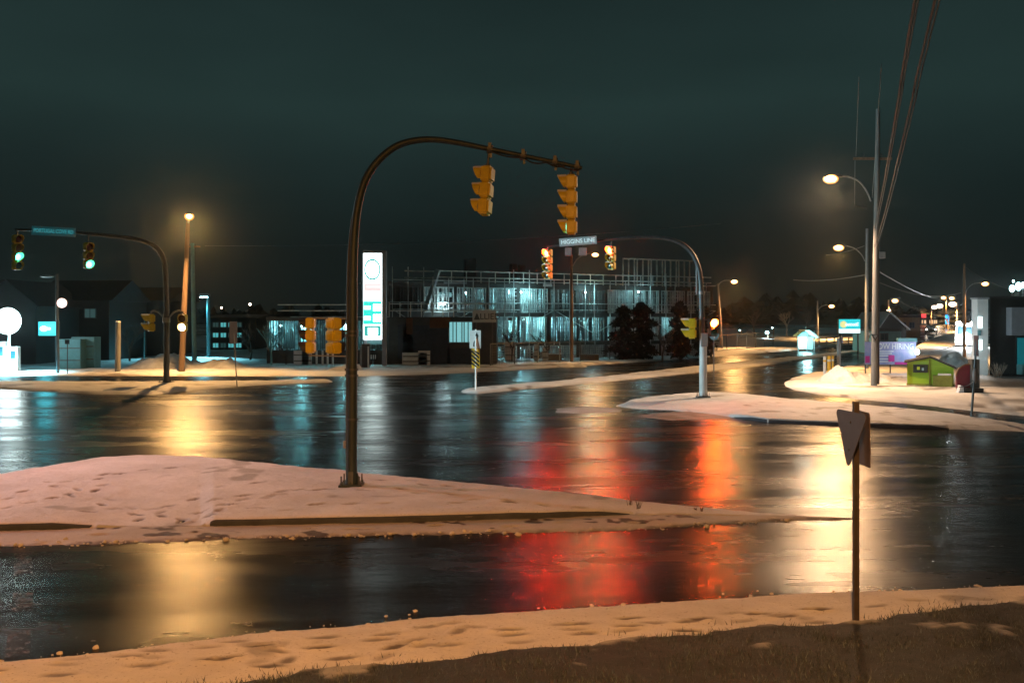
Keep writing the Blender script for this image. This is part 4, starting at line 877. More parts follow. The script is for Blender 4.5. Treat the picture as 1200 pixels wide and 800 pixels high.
for px, w_, m in ((352, 1.1, 'wrap'), (397, 1.5, 'wrap'), (330, .8, 'dark'), (375, .7, 'dark'), (432, .9, 'wrap'), (444, .5, 'dark')): MB().box((X2(px), rnd.uniform(1.2, 3), (1.2 + zt) / 2), (w_, .1, zt - 1.4)).build('insulation_sheet', M[m], wt)
for px, pw in ((347, 260), (400, 360), (440, 200), (322, 100)):
    b = MB(); b.ball((X2(px), 2.2, zt - .45), .11, 10, 6); b.build('work_lamp', M['cool'], wt, True); lamp(wt, (X2(px), 2.2, zt - .7), pw, (.25, .9, 1), 'POINT', .12)
for (pa, pb, py) in ((325, 406, 357), (325, 406, 364), (340, 456, 371.5)): MB().bar((X2(pa), .1, Zp(py)), (X2(pb), .1, Zp(py)), .06).build('guard_rail', M['rail'], wt)
for k in range(5):
    a = X2(456) + (WL - X2(456)) * k / 5; c = X2(456) + (WL - X2(456)) * (k + 1) / 5; b = MB()
    for py in (356, 364): b.bar((a, .05, Zp(py)), (c, .05, Zp(py)), .06)
    for j in range(2): xx = a + (c - a) * j / 2; b.bar((xx, .05, zt + .2), (xx, .05, Zp(354)), .07)
    b.build('guard_rail', M['rail'], wt)
for px, w_, z0, z1 in ((500, 3.8, 381, 428), (475, 1.2, 380, 420), (540, 2.2, 408, 428)): MB().box((X2(px), -.03, (Zp(z0) + Zp(z1)) / 2), (w_, .07, Zp(z0) - Zp(z1))).build('wall_panel', M['concrete'], wt)
MB().box((X2(516), -.10, Zp(378)), (1.7, .08, .85)).build('formwork_panel', M['rust'], wt); MB().box((X2(480), -.1, Zp(382)), (.5, .08, 1.3)).build('formwork_panel', M['rust'], wt)
wf = MB().box((X2(540), -.06, Zp(389)), (2.0, .16, 1.75)).build('window', M['stud'], wt); MB().box((X2(540), -.15, Zp(389)), (1.8, .03, 1.6)).build('pane', emat('lit_teal_window', (.35, .95, 1), .55), wf)
b = MB(); [b.box((X2(540) + d_, -.19, Zp(389)), (.07, .05, 1.6)) for d_ in (-.62, -.35, .1, .28, .6)]; b.build('stud_frame', M['dark'], wf)
# white hoarding boards and pallets at the foot
def small(name, label, cat, px, py, w_, d_, h_, m, Y=None, group=None, bev=.03, detail=None):
    p0 = G(px, py) if Y is None else Vector((P(px, 0, Y).x, Y, gz(0, Y) + .08)); t = thing(name, label, cat, p0, 0, group)
    MB().box((0, 0, h_ / 2), (w_, d_, h_)).build('body', M[m], t, bevel=bev)
    if detail == 'bands':
        for z in (.3, .7): MB().box((0, -d_ / 2 - .012, h_ * z), (w_ * .96, .02, .08)).build('batten', M['stud_dk'], t)
    if detail == 'lid': MB().box((0, 0, h_ + .04), (w_ * 1.04, d_ * 1.04, .08)).build('lid', M['snowcap'], t, bevel=.03)
    if detail == 'win': MB().box((0, -d_ / 2 - .012, h_ * .68), (w_ * .7, .02, h_ * .3)).build('screen', M['glass_dk'], t); MB().box((0, -d_ / 2 - .012, h_ * .25), (w_ * .7, .02, h_ * .2)).build('panel', M['dull_sign'], t)
    return t
for i, (px, w_) in enumerate(((353, 1.2), (359.5, .8), (486, 2.0), (497, .95))): small('hoarding_board', ['slatted white board left of the side signals', 'plain white board right behind the side signals', 'wide dull white board at foot of the concrete wall', 'narrow bright board at foot of the concrete wall'][i], 'board', px, 0, w_, .06, [1.15, 1.2, 1.0, 1.15][i], 'white_paint' if i != 2 else 'dull_sign', 79.4, 'boards at the foot of the building', .01, 'bands')
for i, px in enumerate((371, 378, 384, 390)): small('barrier_post', ['first', 'second', 'third', 'fourth'][i] + ' white post counted from the left below the side signals', 'barrier post', px, 0, .14, .14, 1.1, 'white_paint', 79.2, 'white posts below the side signals', .02, 'lid')
# ---- bright panels between studs at street level (white sheet) + mesh fence
fp = [hit(575, 430), hit(680, 425), hit(760, 419), hit(840, 412), hit(906, 406)]; f0 = Vector((*fp[0], .05)); ft = thing('mesh_fence', 'long mesh construction fence in front of the unfinished building', 'fence', f0)
b = MB(); pts = []
for (a, c) in zip(fp[:-1], fp[1:]):
    a = Vector((*a, gz(0, a[1]))); c = Vector((*c, gz(0, c[1]))); n = max(1, round((c - a).length / 2.6))
    for k in range(n): pts.append(a.lerp(c, k / n))
pts.append(Vector((*fp[-1], gz(0, fp[-1][1]))))
for i, p in enumerate(pts):
    q = p - f0; MB().tube([q, q + Vector((rnd.uniform(-.06, .06), 0, 1.85))], .05, 6).build('fence_post', M['stud'] if rnd.random() < .5 else M['fence'], ft)
    if i < len(pts) - 1:
        q2 = pts[i + 1] - f0; b = MB(); b.bar(q + Vector((0, 0, 1.8)), q2 + Vector((0, 0, 1.8)), .05); b.bar(q + Vector((0, 0, .1)), q2 + Vector((0, 0, .1)), .04)
        for k in range(1, 14): a = q.lerp(q2, k / 14); b.bar(a + Vector((0, .02, .1)), a + Vector((0, .02, 1.8)), .018)
        for k in range(1, 8): z = .1 + 1.7 * k / 8; b.bar(q + Vector((0, .03, z)), q2 + Vector((0, .03, z)), .015)
        b.build('mesh_panel', M['fence'], ft)
def fsign(label, px, py, w_, h_, m, Y, lines=3):
    p = P(px, py, Y); t = thing('fence_sign', label, 'notice', p, 0, 'notices on the mesh fence'); bb = MB().box((0, -.1, 0), (w_, .03, h_)).build('board', M[m], t)
    b = MB(); [b.box((0, -.12, h_ * (.3 - .28 * k)), (w_ * rnd.uniform(.5, .8), .02, h_ * .09)) for k in range(lines)]; b.build('print', M['dull_txt'], bb)
fsign('pale notice on the mesh fence in front of the dark evergreens', 753, 410, .78, .95, 'white_paint', 93); fsign('reddish notice on the mesh fence under the pale bare tree', 795.5, 407, .6, .95, 'lumber', 97)
fsign('grey notice under the pedestrian signal, at the right end of the fence', 838.5, 402.5, 1.0, .9, 'dull_sign', 104)
def disc_sign(px, py, Y):
    t = thing('round_sign', 'small round blue sign below the lit orange hand', 'sign', P(px, py, Y)); MB().tube([(0, -.02, 0), (0, .02, 0)], .22, 18).build('disc', M['blue_blade'], t); MB().box((0, -.03, 0), (.05, .02, .26)).build('symbol', M['white_paint'], t); MB().tube([(0, .1, .35), (0, .1, -2.3)], .03, 6).build('post', M['galv_dark'], t)
disc_sign(837, 393, 47.5)
for i, (px, w_, h_) in enumerate(((628, .35, 1.5), (639, .5, 1.2), (598, .9, 1.75), (650, 1.2, .6), (691, 1.6, .55))):
    small('site_material', ['thin upright white sheet behind the fence', 'short pale sheet behind the fence, left of the lamp pole', 'tall bright white sheet at left end of the fence', 'low wood stack behind the fence right of lamp pole', 'long low snowy stack behind the fence'][i], 'building material', px, 0, w_, .3, h_, ['white_paint', 'dull_sign', 'white_paint', 'lumber', 'lumber'][i], 86 + i * .5, 'materials behind the fence', .02, ['bands', 'bands', 'bands', 'lid', 'lid'][i])
# ================================================================== PYLON SIGN of the filling station
YG = 77.8; p0 = G(439, 430); t = thing('pylon_sign', 'tall lit white pylon sign with green ring and price panels', 'pylon sign', p0)
L = lambda px, py: P(px, py, YG) - p0
def pbox(b, x0, x1, y0, y1, ya, yb): a, c = L(x0, y1), L(x1, y0); return b.box(((a.x + c.x) / 2, (ya + yb) / 2, (a.z + c.z) / 2), (c.x - a.x, yb - ya, c.z - a.z))
M['sg_white'] = emat('lit_sign_white', (.90, 1, .99), 4.5); M['sg_teal'] = emat('lit_sign_teal', (.01, .62, .52), 1.5); M['sg_pink'] = emat('lit_sign_pink', (1, .72, .72), 1.1); M['sg_dteal'] = emat('lit_sign_deep_teal', (.02, .50, .46), 1.0); M['sg_soft'] = emat('lit_sign_soft', (1, .93, .93), 1.1)
pbox(MB(), 448.2, 453, 294, 430.5, -.35, .35).build('pillar', M['grey_panel'], t, bevel=.03)
pbox(MB(), 426, 448.1, 294, 399, -.02, .30).build('cabinet', M['grey_panel'], t); pbox(MB(), 426, 448.1, 293.8, 297, -.34, -.03).build('top_cap', M['grey_panel'], t)
fc = pbox(MB(), 426.3, 448, 297.2, 397.5, -.3, -.03).build('lit_face', M['sg_white'], t)
b = MB(); c0 = L(437, 316); 
V = []; fs = []
for k in range(40):
    a = 2 * math.pi * k / 40
    for (rr, yy) in ((.56, -.33), (.68, -.33), (.68, -.302), (.56, -.302)): V.append((c0.x + rr * .95 * math.cos(a), yy, c0.z + rr * 1.22 * math.sin(a)))
for k in range(40):
    o = k * 4; p = ((k + 1) % 40) * 4
    for j in range(4): fs.append((o + j, o + (j + 1) % 4, p + (j + 1) % 4, p + j))
b.add(V, fs).build('ring_emblem', M['sg_dteal'], fc)
b = MB(); b.dome((c0.x, -.302, c0.z), .52, .01, 24, 2); b.build('ring_centre', M['sg_soft'], fc)
pbox(MB(), 427, 447.5, 332.5, 341, -.325, -.302).build('pink_band', M['sg_pink'], fc); pbox(MB(), 430, 447, 334.5, 337.5, -.335, -.326).build('worn_lettering', M['sg_soft'], fc)
pb = pbox(MB(), 426.5, 447.8, 353, 380, -.325, -.302).build('price_panel', M['sg_teal'], fc)
for (ya, yb) in ((357, 363.5), (369, 376)):
    pbox(MB(), 427.5, 435, ya + 1.5, yb - 1, -.335, -.326).build('grade_label', M['sg_white'], pb)
    for k in range(3):
        x = 438 + k * 3.2; bb = pbox(MB(), x, x + 2.5, ya - .8, yb + .8, -.335, -.326).build('price_digit', M['sg_white'], pb); pbox(MB(), x + .8, x + 1.7, ya + .7, (ya + yb) / 2 - .7, -.342, -.336).build('digit_gap', M['sg_pink'] if ya < 360 and k == 1 else M['sg_dteal'], bb)
sb = pbox(MB(), 427.5, 447, 381.5, 393.5, -.335, -.302).build('lower_panel', M['sg_dteal'], fc); pbox(MB(), 432, 443.5, 384, 392, -.345, -.336).build('lower_label', M['sg_white'], sb)
pbox(MB(), 427.2, 430, 399, 431, -.1, .2).build('leg', M['grey_panel'], t)
pbox(MB(), 426.5, 448, 399, 403.5, 0, .2).build('fringe_panel', M['teal_tone'], t)
p1 = G(429, 432); t = thing('vending_box', 'dark upright box with pale edges under the pylon sign', 'box', p1); MB().box((0, 0, .95), (.55, .5, 1.9)).build('body', M['post_dark'], t, bevel=.03); MB().box((-.36, 0, .9), (.16, .4, 1.7)).build('side_panel', M['galv'], t, bevel=.02); MB().box((.2, -.27, .9), (.1, .04, 1.6)).build('trim', M['white_paint'], t)
t = thing('small_sign', 'small dark sign with white strokes right of the pylon box', 'sign', P(437, 418, 78.5)); MB().box((0, 0, 0), (.7, .04, .5)).build('board', M['dark'], t)
b = MB(); [b.box((x, -.03, 0), (.07, .02, .34)) for x in (-.22, -.1, .05, .2)]; b.build('strokes', M['white_paint'], t); MB().tube([(0, .05, -.2), (0, .05, -.9)], .04, 6).build('post', M['galv_dark'], t)
# ================================================================== LEFT: filling station and houses
YS = 68
pg = G(4, 430); t = thing('globe_light', 'blinding white round light at the far left edge, enlarged for its bloom', 'lamp', P(9, 376, YS) - Vector((0, 0, 0)), 0)
b = MB(); b.ball((0, 0, 0), (.92, .5, .92), 24, 14); b.build('globe', glowmat('blinding_white_globe', (.8, 1, 1), 30, (.05, .6, .7), .5, 1.6), t, True); MB().tube([(0, .2, -.8), (0, .2, -3.4)], .09, 10).build('post', M['white_paint'], t); lamp(t, (0, -1.0, -.9), 36000, (.3, .88, 1), 'SPOT', .5, 2.2, .6)  # globe oversized so it covers the bloom of the light
small('fuel_pump', 'white fuel pump with a dark screen below the blinding round light', 'fuel pump', 15, 430, .62 * 1.4, .5, 1.75, 'white_paint', 69, None, .05, 'win')
small('fuel_pump', 'white fuel pump half out of frame at the left edge', 'fuel pump', 1, 431, .8, .5, 2.1, 'white_paint', 69, None, .05, 'win')
t = thing('lit_sign', 'bright turquoise lit sign on the dark station wall', 'lit sign', P(57, 385, 76)); MB().box((0, .12, 0), (1.7, .2, 1.2)).build('cabinet', M['dark'], t, bevel=.05)
MB().box((0, 0, 0), (1.55, .05, 1.05)).build('lit_face', emat('turquoise_sign', (.0, .62, .72), 1.5), t, bevel=.02); b = MB(); b.ball((-.35, -.06, 0), (.30, .04, .2), 12, 6); b.box((-.05, -.05, 0), (.4, .04, .16)); b.build('emblem', emat('turquoise_sign_core', (.5, 1, 1), 6), t, True); MB().tube([(.5, .1, -.5), (.5, .1, -3)], .06, 8).build('post', M['galv_dark'], t); lamp(t, (0, -.6, 0), 90, (.05, .8, 1), 'POINT', .5)
t = thing('globe_light', 'small pinkish round lamp beside the grey lamp pole', 'lamp', P(72.5, 355, 66)); b = MB(); b.ball((0, 0, 0), (.33, .3, .33), 16, 10); b.build('globe', glowmat('pinkish_globe', (1, .78, .7), 8, (.9, .3, .25), .5, 2), t, True); MB().tube([(-.1, .35, 0), (-.45, .6, 0)], .04, 6).build('bracket', M['galv_dark'], t)
def house(label, px0, px1, pyb, pyw, pyr, Y, dep, m='siding', roof='roofing', wins=(), gable=False, pxr=None, cat='house', name='house', door=None):
    p0 = Vector((P(px0, 0, Y).x, Y, gz(0, Y))); t = thing(name, label, cat, p0)
    w_ = (px1 - px0) / F * Y; zb = -.2; zw = P(0, pyw, Y).z - p0.z; zr = P(0, pyr, Y).z - p0.z
    if gable:
        xr = (pxr - px0) / F * Y if pxr else w_ / 2
        MB().prism([(0, zb), (w_, zb), (w_, zw), (xr, zr), (0, zw)], 'y', 0, dep).build('wall', M[m], t)
        b = MB(); o = .35; e = .16
        b.prism([(-o, zw - o * (zr - zw) / max(.1, xr)), (xr, zr + .02), (w_ + o, zw - o * (zr - zw) / max(.1, w_ - xr)), (w_ + o, zw + e - o * (zr - zw) / max(.1, w_ - xr)), (xr, zr + e + .05), (-o, zw + e - o * (zr - zw) / max(.1, xr))], 'y', -o, dep + o); b.build('roof', M[roof], t)
    else:
        MB().box((w_ / 2, dep / 2, (zb + zw) / 2), (w_, dep, zw - zb)).build('wall', M[m], t)
        MB().prism([(-.35, zw), (dep + .35, zw), (dep / 2, zr)], 'x', -.35, w_ + .35).build('roof', M[roof], t) if zr > zw + .3 else MB().box((w_ / 2, dep / 2, zw + .15), (w_ + .3, dep + .3, .3)).build('roof', M[roof], t)
    for (pa, pb_, ya, yb, mm) in wins:
        a = P(pa, yb, Y) - p0; c = P(pb_, ya, Y) - p0; wf = MB().box(((a.x + c.x) / 2, -.03, (a.z + c.z) / 2), (c.x - a.x + .16, .10, c.z - a.z + .16)).build('window', M['stud_dk'], t)
        MB().box(((a.x + c.x) / 2, -.09, (a.z + c.z) / 2), (c.x - a.x, .03, c.z - a.z)).build('pane', M[mm], wf)
        MB().box(((a.x + c.x) / 2, -.12, (a.z + c.z) / 2), (.05, .03, c.z - a.z)).build('mullion', M['stud_dk'], wf)
    return t, p0
M['win_teal'] = emat('lit_window_teal', (.15, .8, .85), .5); M['win_warm'] = emat('lit_window_warm', (1, .6, .3), .8); M['win_dim'] = emat('dim_window', (.1, .5, .5), .08)
t, p0 = house('low dark filling station shop with teal-lit siding at the far left', -60, 42, 430, 357, 330, 80, 9, 'siding', 'roofing', ((-20, -4, 380, 410, 'win_teal'),), True, 8, 'shop', 'station_shop')
t, p0 = house('wide dark house with gabled roof and a bright eave lamp, behind the blue lit sign', 40, 128, 430, 352, 326, 88, 9, 'siding', 'roofing', ((100, 112, 362, 372, 'win_dim'),), False)
b = MB(); b.prism([(P(22, 0, 88).x - p0.x, P(0, 352, 88).z - p0.z), (P(42, 0, 88).x - p0.x, P(0, 333, 88).z - p0.z), (P(62, 0, 88).x - p0.x, P(0, 352, 88).z - p0.z)], 'y', -2.2, 3.4); b.build('gable', M['dark'], t)
c = P(42, 349, 85.4) - p0; b = MB(); b.ball(c, (.22, .16, .16), 10, 6); [b.bar(c, c + Vector((math.cos(a) * .5, -.05, math.sin(a) * .34)), .05) for a in (.4, 2.6, 3.6, 5.2)]; b.build('eave_lamp_and_rays', M['cool'], t, True); lamp(t, c + Vector((0, -.4, -.4)), 160, (.5, .95, 1))  # glare rays of the lamp built as glowing bars
t, p0 = house('dark house with teal lower wall and small attic lamp, behind the snow heap', 122, 196, 428, 352, 335, 98, 9, 'dark', 'roofing', ((140, 150, 380, 395, 'win_dim'), (160, 168, 380, 395, 'win_dim')), False)
b = MB(); b.prism([(P(104, 0, 96).x - p0.x, P(0, 358, 96).z - p0.z), (P(118.5, 0, 96).x - p0.x, P(0, 343, 96).z - p0.z), (P(133, 0, 96).x - p0.x, P(0, 358, 96).z - p0.z)], 'y', -3.0, 2); b.build('gable', M['dark'], t)
c = P(118.5, 352, 94.8) - p0; b = MB(); [b.box(c + Vector((dx, 0, dz)), (.18, .1, .2)) for dx in (-.18, .1) for dz in (0, .26)]; b.build('attic_window', M['cool'], t)
t, p0 = house('dark block with rows of small teal-lit windows, right of the white square lamp', 246, 300, 424, 372, 368, 112, 9, 'dark', 'roofing', [(250 + (i % 4) * 9, 256 + (i % 4) * 9, 378 + (i // 4) * 12, 383 + (i // 4) * 12, 'win_teal' if (i * 7) % 3 else 'win_dim') for i in range(12)], False)
for i, (px, w_, h_, lb) in enumerate(((86, 1.55, 2.2, 'dark teal metal box left of its brighter twin'), (101, 1.7, 2.35, 'bright teal metal box behind the thick wooden post'))):
    small('metal_container', lb, 'container', px, 430, w_, 1.2, h_, 'teal_tone', 73 + i, 'teal boxes left of the snow heap', .04, 'bands')
small('meter_post', 'small pale hooked post left of the snow heap', 'post', 113, 431, .12, .12, 1.5, 'white_paint', 74, None, .02, 'lid')
def wpost(label, px, pyb, pyt, r, m, name='wooden_post', cat='post'):
    p0 = G(px, pyb); t = thing(name, label, cat, p0); MB().tube([(0, 0, -.2), (.02, 0, (pyb - pyt) / F * p0.y)], [r, r * .92], 10).build('post', M[m], t, True); b = MB(); b.tube([(.02, 0, (pyb - pyt) / F * p0.y - .03), (.02, 0, (pyb - pyt) / F * p0.y + .05)], [r * .98, r * .7], 10); b.build('cap', M['snowcap'], t, True)
wpost('thick short wooden post at left end of the snow heap', 138, 437, 377, .20, 'wood_grey'); wpost('slim post tinted for teal light behind the snow heap', 169, 424, 372, .06, 'teal_tone')  # teal light on the slim post is put into its colour
p0 = G(228, 430); t = thing('utility_pole', 'dark teal utility pole close behind the tall leaning lamp pole', 'utility pole', p0, 0, 'unlit lamps and poles'); MB().tube([(0, 0, -.2), P(225.5, 285, p0.y) - p0], [.2, .15], 10).build('pole', M['teal_tone'], t, True); MB().box(P(225.5, 289, p0.y) - p0, (1.2, .12, .12)).build('crossarm', M['wood'], t)
p0 = G(278, 453); t = thing('narrow_sign', 'narrow edge-on sign on a thin post right of the left mast', 'sign', p0); Yp = p0.y
MB().tube([(0, 0, -.1), P(273, 379, Yp) - p0], .035, 6).build('post', M['galv'], t); b = MB(); b.m = Matrix.Translation(P(273.3, 389.5, Yp - .06) - p0) @ Matrix.Rotation(R(72), 4, 'Z'); b.box((0, 0, 0), (.75, .03, 1.22)); b.build('sign_plate', M['sign_back'], t, bevel=.01)
p0 = G(79, 439); t = thing('thin_post', 'thin dark post right of the grey lamp pole', 'post', p0); MB().tube([(0, 0, -.1), (0, 0, 2.3)], .03, 6).build('post', M['post_dark'], t); MB().box((0, -.04, 2.2), (.3, .03, .3)).build('plate', M['post_dark'], t)
# ---- snow heaps
def heap(label, pxs, pyb, prof, dep, m='snow_far', group='ploughed snow heaps', seed=1, Y=None, hs=1.0):
    x0, y0 = hit(pxs[0], pyb); x1, _ = hit(pxs[1], pyb); nx, ny = 110, 44
    xs = np.linspace(x0, x1, nx); v = np.linspace(-1, 1, ny)[:, None]; X = np.broadcast_to(xs, (ny, nx)).copy(); Y = y0 + dep / 2 + v * dep / 2 + 0 * X
    u = np.linspace(0, 1, nx); h = np.interp(u, [p[0] for p in prof], [p[1] for p in prof]) / F * y0 * hs
    prof_v = np.clip(1 - v * v, 0, 1) ** .8
    Z = gzv(X, Y) + h * prof_v * (1 + .9 * fbm(X, Y, .9, seed) + .5 * fbm(X, Y, 2.6, seed + 2)) + .12 * fbm(X, Y, 2, seed + 5) * prof_v - .03
    D = np.clip(.05 + 1.2 * fbm(X, Y, 1.2, seed + 9), 0, .8)
    o = gridmesh('snow_heap', X, Y, Z, M[m], D, kind=None); tag(o, label, 'snow heap', group)
heap('long ploughed snow heap behind the wooden post, lit pale blue', (128, 290), 434, [(0, 0), (.10, 8), (.2, 19), (.33, 22), (.45, 15), (.58, 9), (.68, 13), (.8, 15), (.9, 7), (1, 0)], 5, seed=3, hs=.8)
heap('low lumpy snow heap between the side signals and the pylon box', (375, 424), 436, [(0, 0), (.3, 5), (.6, 10), (.85, 9), (1, 0)], 2.4, seed=8)
heap('smooth pale snow heap at the foot of the round-topped grey post', (970, 1020), 452, [(0, 0), (.4, 15), (.6, 20), (.8, 12), (1, 0)], 4, seed=12)
heap('dirty orange-lit snow heap between the tall pole and the green hut', (1005, 1068), 451, [(0, 4), (.2, 14), (.4, 10), (.6, 13), (.8, 8), (1, 0)], 4, seed=17)
heap('orange-lit snow heap behind the burgundy board', (1098, 1150), 432, [(0, 0), (.4, 10), (.7, 19), (.9, 14), (1, 0)], 5, seed=22)
heap('tiny snow heap at the foot of the middle lamp pole', (648, 690), 430, [(0, 0), (.4, 6), (.6, 3), (.8, 5), (1, 0)], 2.5, seed=27)
# ================================================================== RIGHT SIDE
# bus shelter
p0 = G(941, 411); Yb = p0.y; s = Yb / F; t = thing('bus_shelter', 'small glowing bus shelter with a slanted pinkish roof', 'bus shelter', p0)
M['shelter_lit'] = emat('backlit_shelter_panel', (.5, 1, 1), 3.0); M['shelter_dim'] = emat('shelter_side_panel', (.3, .9, .95), .55)
MB().box((0, .1, 9.5 * s), (9.5 * s, .12, 14 * s)).build('lit_panel', M['shelter_lit'], t, bevel=.05); MB().box((9 * s, .5, 9 * s), (8 * s, .12, 15 * s)).build('side_panel', M['shelter_dim'], t)
MB().prism([(-7 * s, 17 * s), (-1 * s, 22 * s), (5 * s, 22.5 * s), (5 * s, 17 * s)], 'y', -.2, 1.8).build('hood', M['teal_tone'], t)
MB().prism([(1 * s, 24 * s), (6 * s, 24.5 * s), (17 * s, 16.5 * s), (15.5 * s, 15 * s)], 'y', -.6, 2.2).build('roof', M['white_paint'], t)
for x in (-5.5, 4.9, 13.5): MB().box((x * s, .1, 8.5 * s), (.10, .16, 17 * s)).build('post', M['galv'], t)
lamp(t, (2 * s, -1.0, 13 * s), 420, (.45, 1, 1), 'POINT', .4)
# white lamp and pale fragments of a house by the trees
far_lamp('white lamp between bare trees left of the bus shelter', 899, 389.5, 0, 140, 'cool', 1.1, 500, 1.5, (.6, .95, 1)); 
far_lamp('tiny white lamp high in the bare trees', 905, 384, 0, 150, 'cool', .5, 0, 1.5)
far_lamp('tiny white lamp far left of the bus shelter over the fence', 867, 387, 0, 150, 'cool', .45, 0, 1.5)
house('low teal-lit white house behind bare trees, left of the bus shelter', 888, 934, 410, 392, 386, 155, 8, 'white_paint', 'roof_snow', ((893, 898, 396, 404, 'win_dim'), (910, 914, 395, 405, 'win_dim'), (921, 926, 396, 404, 'win_dim')))
# low pale fence line right of shelter
f0 = G(960, 407); t = thing('low_fence', 'low pale rail fence behind the round-topped grey post', 'fence', f0); e = G(1018, 402) - f0
for z in (.5, 1.1): MB().bar((0, 0, z), e + Vector((0, 0, z)), .12).build('rail', M['white_paint'], t)
for k in range(8): q = e * (k / 7); MB().bar(q, q + Vector((0, 0, 1.25)), .12).build('fence_post', M['white_paint'], t)
# turquoise shop sign
Yt = 96; p0 = Vector((P(995.5, 0, Yt).x, Yt, gz(0, Yt))); t = thing('shop_sign', 'turquoise lit shop sign with yellow sun and white strip', 'lit sign', p0); L = lambda px, py: P(px, py, Yt) - p0
def pb2(x0, x1, y0, y1, ya, yb, name, m, par): a, c = L(x0, y1), L(x1, y0); return MB().box(((a.x + c.x) / 2, (ya + yb) / 2, (a.z + c.z) / 2), (c.x - a.x, yb - ya, c.z - a.z)).build(name, M[m], par)
M['ts1'] = emat('sign_turquoise', (.0, .55, .62), 1.25); M['ts2'] = emat('sign_white_strip', (.75, 1, .98), 1.3); M['ts3'] = emat('sign_sun', (.9, .85, .35), 1.0)
pb2(982.5, 1008.5, 373.5, 391, 0, .3, 'cabinet', 'dark', t); fc = pb2(983, 1008, 374, 385, -.05, 0, 'lit_face', 'ts1', t); pb2(983, 1008, 385.2, 390.3, -.05, 0, 'lit_strip', 'ts2', t)
b = MB(); c = L(988.3, 380); b.dome((c.x, -.052, c.z), .34, .03, 20, 3); b.build('sun_emblem', M['ts3'], fc, True)
for k, (x, h_) in enumerate(((991.8, 3.4), (994.4, 3.2), (997.2, 3.6), (1000, 3.2), (1002.6, 3.6), (1005, 5.2))):
    b = MB(); c = L(x, 380.4 - (h_ - 3.4) * .4); b.tube([(c.x + .10 * math.cos(a) * .9, -.06, c.z + h_ * s * .28 * math.sin(a)) for a in np.linspace(.5, 5.6, 9)], .05, 6); b.build('script_stroke', M['ts2'], fc, True)
for px in (985, 1006): MB().tube([(L(px, 0).x, .15, -.2), (L(px, 0).x, .15, L(0, 391).z)], .08, 8).build('leg', M['post_dark'], t)
b = MB()
# round-topped grey post with round sign
p0 = G(983, 442); Yq = p0.y; s = Yq / F; t = thing('round_sign', 'pale grey post with a round sign back, left of the tall pole', 'sign', p0)
MB().tube([(0, 0, -.1), (0, 0, 46 * s)], [.125, .12], 12).build('post', M['galv'], t, True); b = MB(); b.m = Matrix.Translation((3 * s, -.1, 44 * s)) @ Matrix.Rotation(R(55), 4, 'Z'); b.tube([(0, -.012, 0), (0, .012, 0)], .24, 20); b.build('disc', M['sign_back'], t)
for i, (px, m, r) in enumerate(((966.5, 'white_paint', .10), (971.5, 'yellow', .11), (976, 'yellow', .07))):
    p0 = G(px, 443.5 - i * .6); t = thing('marker_post', ['white reflective marker post leftmost of the bright three by the corner', 'thick yellow marker post in the middle of the bright three', 'thin yellow marker post rightmost of the bright three'][i], 'bollard', p0, 0, 'bright marker posts at the corner'); MB().tube([(0, 0, -.1), (0, 0, 1.35)], r, 12).build('post', M[m], t, True); b = MB(); b.dome((0, 0, 1.35), r, .06, 12, 3, (0, 0, 1)); b.build('cap', M[m], t, True); MB().tube([(0, 0, 1.05), (0, 0, 1.17)], r + .006, 12).build('band', M['white_paint' if m == 'yellow' else 'yellow'], t, True)
# small yield sign and dark twin fixed to the tall poles
def ysign(label, px, py, sz, Y, m, inner):
    t = thing('yield_sign', label, 'yield sign', P(px, py, Y), 0, 'small yield signs at the tall poles'); MB().prism([(-sz / 2, 0), (sz / 2, 0), (0, -sz * .87)], 'y', -.02, .02).build('sign_plate', M[m], t)
    MB().prism([(-sz * .27, -sz * .11), (sz * .27, -sz * .11), (0, -sz * .58)], 'y', -.035, -.021).build('panel', M[inner], t); MB().box((0, .12, -.3), (.06, .2, .2)).build('bracket', M['galv_dark'], t)
ysign('dark-bordered small yield sign at eye height on the tallest pole', 1025.5, 391.5, .42, 52.8, 'post_dark', 'galv'); ysign('pale small yield sign left of the dark-bordered one', 1019, 389.5, .28, 70, 'galv', 'white_paint')
# hiring banner on a low frame
Yn = 66; p0 = Vector((P(1018, 0, Yn).x, Yn, .1)); t = thing('hiring_banner', 'purple and white NOW HIRING banner on a frame behind the green hut', 'banner', p0); L = lambda px, py: P(px, py, Yn) - p0
pb2(1013.5, 1073.5, 400.5, 427, 0, .06, 'banner_sheet', 'purple', t)
tx = text('lettering', 'NOW HIRING', .52, M['white_paint'], t, L(1046.5, 406) + Vector((0, -.02, 0))); wd = tx.dimensions.x; tx.scale = ((1069 - 1021) / F * Yn / wd, 1, 1)
for k, y in enumerate((411.5, 414, 416.5, 420.5, 423.5)): pb2(1029, 1047 - (k % 3) * 2, y - .5, y + .6, -.02, -.001, 'text_line', 'white_paint', t)
pb2(1041, 1048, 416, 423.5, -.035, -.021, 'magenta_square', 'magenta', t); pb2(1014, 1019, 417, 425, -.03, -.001, 'magenta_strip', 'magenta', t); pb2(1048.5, 1066, 424, 427, -.03, -.001, 'magenta_strip', 'magenta', t)
for px in (1015, 1044, 1072.5): MB().tube([(L(px, 0).x, .12, -.2), (L(px, 0).x, .12, L(0, 399.5).z)], .05, 8).build('post', M['galv_dark'], t)
MB().box(L(1064, 398.5) + Vector((0, .2, 0)), (1.3, .3, .28)).build('header_box', M['teal_tone'], t, bevel=.04)
